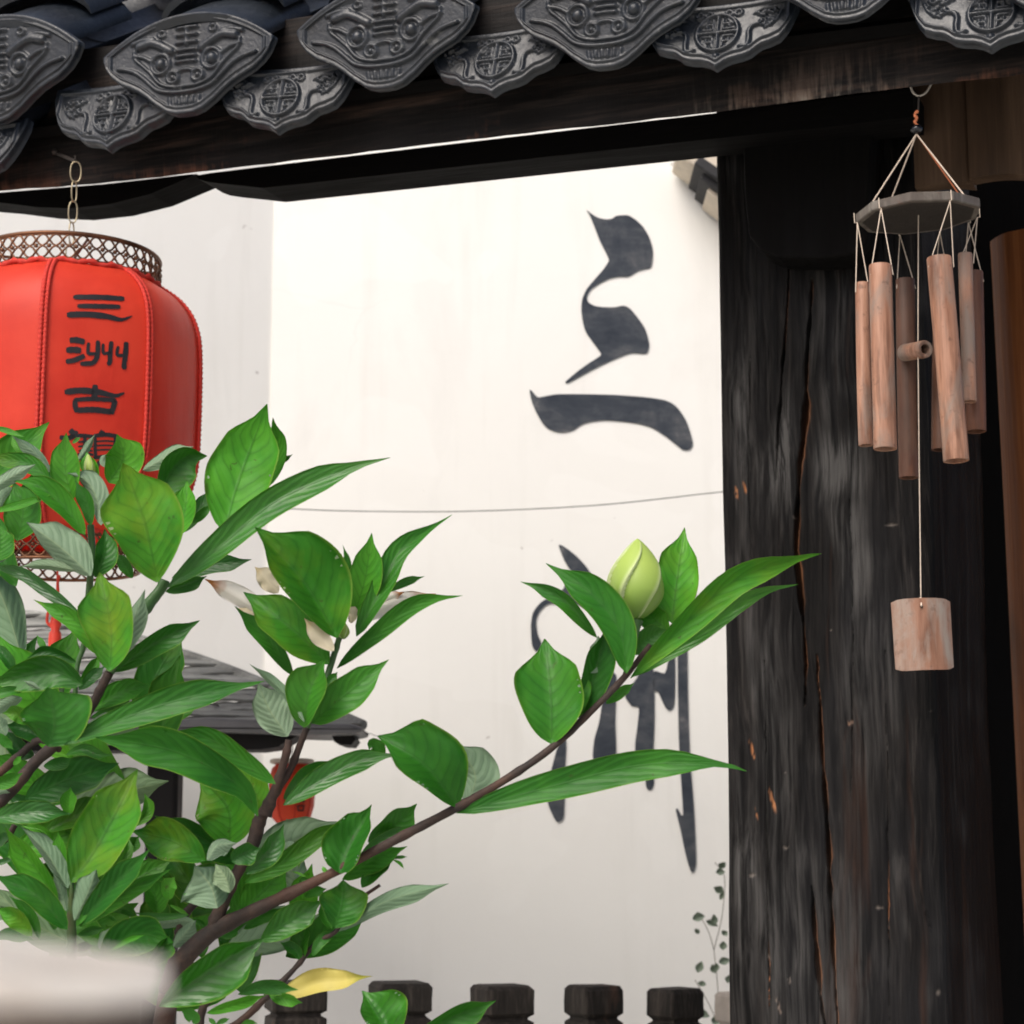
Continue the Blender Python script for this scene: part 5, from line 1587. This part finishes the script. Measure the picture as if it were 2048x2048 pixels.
# long leaves over the pavilion roof
L('J', [(310,1665),(620,1530),(900,1440),(1278,1358)], 72, 62, 't', 3, .0, .2, .25, .55, .15)
L('K', [(1245,560),(1150,410),(850,250),(460,180)], 98, 92, 't', 3.0, .0, .15, .25, .62, .1)
L('K', [(1330,405),(1160,280),(1000,185),(790,150)], 52, 52, 't', 3.3, .08, .28, .3, .5, .1)
L('K', [(1110,705),(1100,520),(965,376)], 165, 130, 't', -.5, .85, .8, .1, .52)
L('K', [(1250,555),(1230,430),(1130,308)], 62, 70, 't', 0, .7, .9, .1)
L('K', [(1368,508),(1560,385),(1740,295),(1932,262)], 62, 50, 't', 2, 0, .1, .9, .5)
L('K', [(1370,480),(1480,370),(1630,285)], 42, 48, 't', 1, 0, .2, 1.0)
# cluster low left
L('C', [(690,1180),(950,820),(1330,90)], 290, 235, 't', 2.5, .65, .45, .2, .52, .1)
L('C', [(1290,640),(1420,480),(1395,320)], 40, 70, 't', .4, .3, .9)
L('C', [(1000,1180),(1220,900),(1240,720)], 40, 60, 't', 1.8, .3, .85)
L('C', [(760,1600),(1080,1240),(1450,860)], 130, 105, 't', 3, 0, .08, .2, .52)
L('C', [(770,1610),(1150,1310),(1660,1050)], 60, 95, 't', 2, .05, .32, .2)
L('C', [(720,1550),(850,1280),(930,1058)], 130, 112, 'u', 3.3, 0, .2, .2, .62)
L('C', [(740,1600),(790,1530),(860,1430)], 24, 26, 't', 3.1, .1, .6)
L('C', [(650,1640),(350,1310),(-70,1110)], 115, 135, 't', 3, .1, .08, .15, .5)
L('C', [(560,1370),(350,1050),(50,650)], 160, 85, 't', 2, .15, .62, .2, .5)
L('C', [(655,1240),(450,900),(200,640)], 54, 120, 'u', 2.4, 0, .05, .8, .45)
L('C', [(645,1460),(580,1250),(520,1090)], 64, 56, 'u', 2.2, 0, .5)
L('C', [(665,1090),(590,900),(560,685)], 70, 54, 't', 1.8, .15, .75)
L('C', [(540,880),(400,740),(240,680)], 44, 44, 't', 1, 0, .12)
L('C', [(520,780),(400,680),(200,640)], 30, 46, 't', .6, .1, .8)
L('C', [(670,530),(655,420),(682,262)], 72, 76, 't', 0, .35, .9)
L('C', [(-110,570),(300,505),(690,520)], 112, 100, 't', 1.5, 0, .18, .7, .5, wave=1.8)
L('C', [(-110,250),(50,205),(222,125)], 58, 70, 't', 1, 0, .4)
L('C', [(-80,320),(20,310),(100,315)], 30, 30, 'u', .6, 0, .4)
L('C', [(110,430),(170,420),(250,440)], 22, 24, 'u', -.6, 0, .9)
L('K', [(990,775),(830,680),(638,632)], 92, 92, 't', 2.2, .8, .3, .2, .55, wave=1.6)
L('K', [(1050,1005),(1020,900),(940,800)], 150, 85, 'u', 4, 0, .55, .1, .5)
L('K', [(1110,930),(1090,860),(1040,790)], 60, 40, 'u', 4.2, .3, .8)
L('K', [(1000,775),(1050,705),(1145,690)], 26, 52, 'u', 3, 0, .8)
L('K', [(1115,780),(1170,745),(1258,715)], 44, 58, 't', 3.2, 0, .05, .4)
L('K', [(1185,840),(1300,730),(1372,598)], 40, 56, 't', 2, 0, .12, 1.0)
L('K', [(1180,885),(1400,765),(1560,640),(1692,590)], 44, 50, 't', 1.5, .15, .22, .3)
L('K', [(1340,730),(1380,715),(1440,690)], 30, 30, 'u', 1, 0, .8)
L('K', [(1640,838),(1690,700),(1770,560),(1795,505)], 120, 62, 't', 2.3, 0, .05, .2, .36, wave=1.8)
L('E', [(1140,600),(1400,430),(1612,228)], 110, 150, 't', -1, 0, .38, .4)
L('E', [(1040,760),(1300,560),(1600,440)], 50, 60, 't', -.4, 0, .3, 1.0)
L('E', [(890,960),(1200,750),(1520,640)], 60, 125, 't', .5, 0, .35, .2)
L('E', [(1080,1040),(1200,900),(1395,745)], 92, 62, 't', 1, .05, .4, .2)
L('E', [(1370,760),(1430,745),(1520,742)], 16, 18, 't', .8, 0, .3)
L('E', [(1380,770),(1440,800),(1490,860)], 16, 14, 't', .9, .2, .8)
L('E', [(820,1430),(890,1180),(900,965)], 205, 235, 't', 1.5, .25, .2, .15, .58)
L('E', [(790,1440),(720,1330),(680,1180)], 40, 60, 't', 1, 0, .2)
L('E', [(860,1460),(1300,1180),(1920,1000)], 80, 92, 'u', 1, 0, .25, .4, .55)
L('E', [(100,1560),(380,1360),(695,1165)], 135, 145, 't', 1, .05, .3, .4, .58)
L('E', [(500,1740),(500,1560),(555,1375)], 110, 62, 't', .3, 0, .2)
L('E', [(490,1740),(430,1640),(290,1570)], 50, 60, 't', .5, 0, .12)
L('E', [(600,1700),(680,1560),(840,1450)], 52, 52, 't', .8, 0, .12)
L('E', [(530,1130),(620,1080),(740,1050)], 46, 50, 't', .8, 0, .15)
L('E', [(-80,1280),(150,1050),(372,822)], 190, 155, 't', -.3, 0, .4, .2)
L('E', [(-60,1440),(100,1340),(320,1230)], 50, 60, 't', .2, 0, .28)
L('E', [(480,1040),(510,960),(590,985)], 24, 30, 't', 1.2, 0, .1)
L('E', [(580,975),(490,910),(395,880)], 12, 12, 't', 1, .2, .7)
L('E', [(760,890),(720,870),(700,830)], 20, 20, 't', 2, .1, .75)
# bottom
L('F', [(90,1220),(500,940),(1090,565)], 165, 265, 't', 4, 0, .16, 1.0, .62, .1)
L('F', [(850,1105),(1100,1035),(1430,1060)], 70, 72, 't', 3, 0, .12, .4, .6)
L('F', [(545,1285),(830,1200),(1125,1110)], 48, 62, 't', 2, .2, .65, .2)
L('F', [(1150,1105),(1300,1140),(1475,1185)], 44, 76, 't', 2.2, .2, .7)
L('F', [(1270,1120),(1620,985),(1860,960),(2145,930)], 118, 100, 't', 1, 0, .5, name='yellow_leaf', mat=M_yleaf, pk=.4, wave=3.0)
L('G', [(880,860),(740,610),(598,395)], 130, 290, 't', 3, 0, .30, .5, .48)
L('G', [(1130,830),(1500,640),(1895,488)], 82, 140, 't', 3, .03, .22, .2, .52)
L('F', [(640,1400),(600,1365),(565,1330)], 22, 22, 't', 1.5, 0, .4)
L('F', [(640,1391),(700,1360),(770,1340)], 22, 26, 't', 1.3, 0, .4)
L('F', [(870,1410),(950,1375),(1040,1385)], 26, 30, 't', 1.3, .1, .5)
L('C', [(960,1900),(1300,1680),(1680,1760)], 170, 190, 't', 3, .08, .08, .2, .55)
L('C', [(1430,1960),(1560,1800),(1640,1690)], 40, 130, 't', 3.4, .35, .15)
L('C', [(1080,1830),(1240,1740),(1400,1690)], 22, 24, 't', 3.6, .3, .9)
L('C', [(1820,1500),(1500,1520),(1290,1470)], 34, 42, 't', 1, 0, .1)
L('C', [(1330,1530),(1180,1430),(1010,1465)], 50, 60, 't', 2, .1, .2)
L('C', [(1130,1560),(1060,1510),(1015,1465)], 20, 24, 't', 2.2, .3, .9)
L('C', [(1880,1560),(1700,1560),(1450,1600)], 56, 60, 'u', .5, 0, .5)
L('C', [(1640,1400),(1700,1430),(1830,1500)], 18, 20, 't', .4, .3, .9)
L('F', [(225,650),(350,500),(445,385)], 62, 92, 'u', .6, 0, .55)
L('F', [(430,380),(500,420),(540,480)], 26, 30, 't', .2, 0, .2)
L('F', [(440,500),(470,490),(520,500)], 16, 16, 't', 0, 1, .6)
L('C', [(310,1700),(180,1530),(-50,1420)], 112, 64, 't', 2.5, .8, .55)
L('C', [(380,1730),(290,1500),(85,1310)], 42, 60, 't', 1.5, 0, .3, .5)
L('C', [(750,1690),(880,1640),(1015,1620)], 34, 56, 't', 1, 0, .25)
L('C', [(960,1820),(1010,1740),(1060,1620)], 60, 40, 'u', 1.4, 0, .4)
L('C', [(1520,1490),(1490,1300),(1390,1180)], 95, 135, 't', -1, 0, .3)
L('C', [(1640,1350),(1625,1230),(1690,1125)], 70, 76, 't', 2.8, .35, .9)
L('C', [(1210,910),(1290,800),(1345,735)], 60, 70, 't', 1, .05, .5)
L('C', [(-70,860),(20,760),(115,715)], 50, 50, 't', -.5, 0, .0)
L('C', [(-60,1010),(50,970),(125,960)], 26, 30, 't', .5, 0, .1, .8)
L('C', [(520,1640),(520,1580),(460,1530)], 36, 40, 't', .5, 0, .3)
L('C', [(-60,1720),(100,1680),(330,1740)], 60, 60, 't', 1, 0, .1)
L('C', [(700,1830),(800,1800),(900,1790)], 40, 50, 't', .5, 0, .15)
L('F', [(420,1391),(430,1330),(300,1260)], 60, 60, 't', 2.5, 0, .1)
L('F', [(250,900),(300,760),(430,640)], 60, 70, 't', -.5, 0, .4)
L('F', [(700,560),(780,500),(850,440)], 50, 60, 't', -.5, 0, .3)
# flowering shoot in the middle
L('I', [(945,1020),(720,640),(380,258)], 130, 290, 't', 3, .45, .28, .15, .52, .1)
L('I', [(890,1200),(640,960),(300,705)], 140, 160, 't', 2.2, .45, .2, .15, .52)
L('I', [(645,1280),(450,1020),(240,800)], 58, 62, 't', 1, 0, .12)
L('I', [(1060,880),(1140,600),(1185,298)], 105, 108, 't', 1.5, 0, .72, .2, .52)
L('I', [(1050,720),(1025,520),(985,378)], 22, 22, 't', 1.7, 0, .1)
L('I', [(872,520),(880,450),(882,375)], 8, 8, 't', 1, 0, .1)
L('I', [(1010,660),(960,540),(975,440)], 62, 62, 't', .5, 0, .65)
L('I', [(900,620),(900,540),(915,470)], 30, 30, 't', .2, 0, .55)
L('I', [(1080,1010),(1270,640),(1400,400),(1740,170)], 80, 66, 't', 2, .03, .22, .3, .42)
L('I', [(1290,705),(1400,640),(1550,595)], 26, 30, 't', 1, 0, .3)
L('I', [(945,1230),(1200,1000),(1500,780),(1812,728)], 58, 62, 't', 1.5, .05, .15, .2, .52)
L('I', [(1100,640),(1240,560),(1280,490)], 40, 46, 'u', .3, 0, .4)
L('I', [(720,1640),(750,1400),(862,1168)], 155, 95, 't', 3, .1, .35, .2, .55)
L('I', [(770,1610),(980,1430),(1302,1170)], 115, 112, 't', 3, .1, .35, .15, .46)
L('I', [(605,1700),(480,1520),(400,1330)], 105, 145, 'u', 2, 0, .95, .3, .52)
L('I', [(720,1600),(560,1380),(340,1200)], 26, 42, 'u', 3.5, 0, .2)
L('I', [(860,1360),(910,1300),(950,1255)], 26, 28, 't', 2.5, 0, .3)
# petals of the fading flower
for pts, wl, wr, d, mt in (([(1110,910),(1300,790),(1630,715)], 62, 66, .8, M_petal), ([(1150,830),(1300,740),(1410,705)], 40, 50, .5, M_petal), ([(480,880),(270,740),(30,612)], 62, 76, 1.5, M_petal),
                           ([(540,710),(450,600),(378,530)], 64, 60, 0, M_cream_p), ([(925,1110),(820,1000),(720,885)], 60, 55, 3.6, M_cream_p), ([(1040,920),(1055,850),(1030,780)], 34, 34, 1.6, M_cream_p), ([(500,900),(380,870),(240,810)], 40, 40, 1.3, M_cream_p)):
    leaf('I', pts, wl, wr, 'u', d, 0, .5, 0, name='petal', mat=mt, pk=.5, wave=2.0)
# branch with the round bud
L('X', [(915,1614),(850,1530),(755,1472)], 36, 78, 't', 2, 0, .2, .2, .55)
L('X', [(932,1614),(950,1550),(908,1486)], 26, 46, 'u', 1, 0, .6)
L('X', [(770,1510),(745,1490),(738,1500)], 12, 16, 't', 1.5, 0, .2)
L('H', [(-120,1590),(350,1460),(800,1350),(1190,1340),(1355,1378)], 80, 78, 't', 2, 0, .28, .15, .50, .1)
L('H', [(365,1240),(360,980),(328,705)], 168, 158, 't', 2, .12, .42, .15, .54)
L('H', [(505,1110),(580,900),(640,650)], 62, 85, 't', 1.5, 0, .15)
L('H', [(560,880),(600,780),(600,690)], 46, 70, 'u', 2.0, 0, .35)
L('H', [(745,880),(710,660),(560,470),(335,322)], 85, 90, 't', 2.6, 0, .22, .2, .48)
L('H', [(595,700),(450,530),(320,450),(205,415)], 44, 32, 't', 1, 0, .3, .5)
L('H', [(975,625),(1000,420),(1040,140)], 108, 100, 't', 0, .35, .9, .1, .48)
L('H', [(960,660),(880,600),(860,510)], 66, 66, 't', .5, .3, .95)
L('H', [(765,905),(1050,620),(1300,405),(1600,300),(1735,272)], 58, 78, 't', 2, .35, .42, .2, .55)
L('H', [(790,895),(1100,690),(1400,480),(1618,428)], 38, 42, 't', 1, .1, .45, .4)
L('H', [(770,780),(860,700),(950,655)], 56, 60, 't', .8, .05, .35)
L('H', [(640,1035),(700,985),(785,930)], 22, 30, 't', 1.5, 0, .4)
L('H', [(510,1090),(540,960),(530,880)], 24, 24, 't', 1.8, .2, .6)
# round bud with spiralled petals
t = NT('bud_petal')
wp = t.wpos(); at = t.n('ShaderNodeAttribute'); at.attribute_name = 'bud'
sp2 = t.n('ShaderNodeSeparateColor'); t.set(sp2.inputs[0], at.outputs['Color'])
c = t.mix(sp2.outputs[0], (0.11, 0.25, 0.04), (0.42, 0.56, 0.12))
c = t.mix(sp2.outputs[1], c, (0.80, 0.84, 0.58))
c = t.mix(t.math('MULTIPLY', t.noise(wp, 120, 4), 0.4), c, (0.30, 0.42, 0.08))
pr = t.principled(Base_Color=c, Roughness=0.42, Specular_IOR_Level=0.4)
tr = t.n('ShaderNodeBsdfTranslucent'); t.set(tr.inputs['Color'], c)
mx = t.n('ShaderNodeMixShader'); mx.inputs[0].default_value = 0.25
t.t.links.new(pr.outputs[0], mx.inputs[1]); t.t.links.new(tr.outputs[0], mx.inputs[2])
M_bud = t.done(mx)
def bud(reg, b0, b1, hw, d, name='flower_bud', twist=1.6, mat=M_bud):
    ox, oy, s = REG[reg]
    a = P(ox + b0[0] / s, oy + b0[1] / s, PY - d / 100); c_ = P(ox + b1[0] / s, oy + b1[1] / s, PY - d / 100)
    axd = (c_ - a); Ln = axd.length; axd.normalize()
    x = axd.cross(Vector((0, 1, 0))).normalized(); y_ = axd.cross(x)
    R = hw / s * PY / FPX
    rows, cols = [], []
    nA, nT = 200, 60
    for i in range(nT + 1):
        t_ = i / nT
        pr_ = (math.sin(math.pi * min(1, t_ ** 0.85)) ** 0.72) * (1.0 - 0.22 * t_) + 0.03 * (1 - t_)
        pr_ /= 0.92
        row = []
        for k in range(nA):
            th_ = 2 * math.pi * k / nA
            f = (th_ * 5 / (2 * math.pi) + 0.35 - twist * t_ ** 1.5) % 1.0
            stp = 0.17 * (f ** 1.6) * (1.0 if f < 0.94 else max(0.0, 1 - ((f - 0.94) / 0.06) ** 2)) * min(1, t_ * 3)
            rr_ = R * max(pr_, 0.004) * (0.93 + stp)
            row.append(a + axd * (Ln * t_) + (x * math.cos(th_) + y_ * math.sin(th_)) * rr_)
            cols.append((min(1, t_ * 1.5), max(0, (f - 0.80) / 0.20) * 0.7, 0, 1))
        rows.append(row)
    m = MB(); m.quadgrid(rows, closed_u=True)
    o = m.build(name, mat, bush, smooth=True)
    ca = o.data.color_attributes.new('bud', 'FLOAT_COLOR', 'POINT')
    ca.data.foreach_set('color', np.array(cols, dtype=np.float32).reshape(-1))
    return o
bud('H', (790, 610), (800, 196), 140, 1.2, twist=1.1)
bud('I', (990, 1030), (985, 900), 42, 2.4, twist=.8)
bud('A', (880, 800), (850, 520), 60, -.2, twist=.6)
# calyx under the round bud
branch([(1251, 1352, 6, 1.6), (1262, 1300, 6, 1.4), (1272, 1250, 9, 1.2), (1275, 1238, 13, 1.2)], M_stem, 'calyx', nodes=False)

# ================================================================== climbing plant at the foot of the wall

# leaves further inside the bush
fr2 = random.Random(77)
for k in range(68):
    if k < 42: x, q = fr2.uniform(-60, 330), fr2.uniform(1420, 1930)
    elif k < 48: x, q = fr2.uniform(-60, 60), fr2.uniform(1000, 1400)
    else: x, q = fr2.uniform(330, 640), fr2.uniform(1720, 2010)
    an = fr2.uniform(-2.9, -0.2); ln = fr2.uniform(130, 240); wd = ln * fr2.uniform(.16, .24)
    bx, by = math.cos(an), math.sin(an)
    if 240 < x + bx * ln * .5 < 380 and 1470 < q + by * ln * .5 < 1700: continue
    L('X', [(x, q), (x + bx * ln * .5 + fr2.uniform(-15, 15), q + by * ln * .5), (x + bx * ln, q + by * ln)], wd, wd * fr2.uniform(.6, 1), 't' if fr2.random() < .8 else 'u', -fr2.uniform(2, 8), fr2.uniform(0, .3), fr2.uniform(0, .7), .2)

M_vleaf = plain('vine_leaf', (0.16, 0.21, 0.15), 0.5, var=0.6, scale=40)
M_vstem = plain('vine_stem', (0.22, 0.2, 0.17), 0.8)
VY = 4.0
vine = thing('climbing_plant', 'small leafy creeper against the white wall beside the black pillar', 'plant', Vector((P(1425, 2040, VY).x, VY, 0)))
vr = random.Random(5)
kv = VY / FPX
for (x0, y0, x1, y1) in ((1440, 2060, 1428, 1900), (1428, 1900, 1400, 1830), (1428, 1900, 1450, 1770), (1450, 1770, 1430, 1725), (1440, 2060, 1390, 1960)):
    m = MB(); m.tube(catmull([P(x0, y0, VY), P((x0 + x1) / 2 + vr.uniform(-8, 8), (y0 + y1) / 2, VY - .01), P(x1, y1, VY)], 8), 0.9 * kv, 5)
    m.build('stem', M_vstem, vine)
m = MB(); m.tube([Vector((P(1440, 2060, VY).x, VY, 0)), P(1440, 2060, VY)], 2 * kv, 5); m.build('stem', M_vstem, vine)
spots = [(1392, 1835), (1412, 1842), (1398, 1868), (1445, 1870), (1430, 1850), (1440, 1800), (1447, 1785), (1432, 1745), (1450, 1735), (1385, 1838), (1446, 1900), (1438, 1925)]
spots += [(vr.uniform(1385, 1465), vr.uniform(1945, 2045)) for _ in range(12)] + [(vr.uniform(1425, 1470), vr.uniform(1760, 1945)) for _ in range(3)]
for (x, y_) in spots:
    ang = vr.uniform(-2.6, 0.4); ln = vr.uniform(14, 27); wd = vr.uniform(5, 9)
    dy = vr.uniform(-.05, .03)
    dx_, dz_ = math.cos(ang), -math.sin(ang)
    m = MB(); rows = []
    for i in range(6):
        t_ = i / 5; wv = wd * math.sin(math.pi * min(.98, max(.03, t_ ** .8)))
        cxp, cyp = x + dx_ * ln * t_, y_ - dz_ * ln * t_ + 3 * t_ * t_
        rows.append([P(cxp - dz_ * wv, cyp - dx_ * wv, VY + dy), P(cxp, cyp, VY + dy + .004), P(cxp + dz_ * wv, cyp + dx_ * wv, VY + dy - .004)])
    m.quadgrid(rows)
    m.build('leaf', M_vleaf, vine, smooth=True)
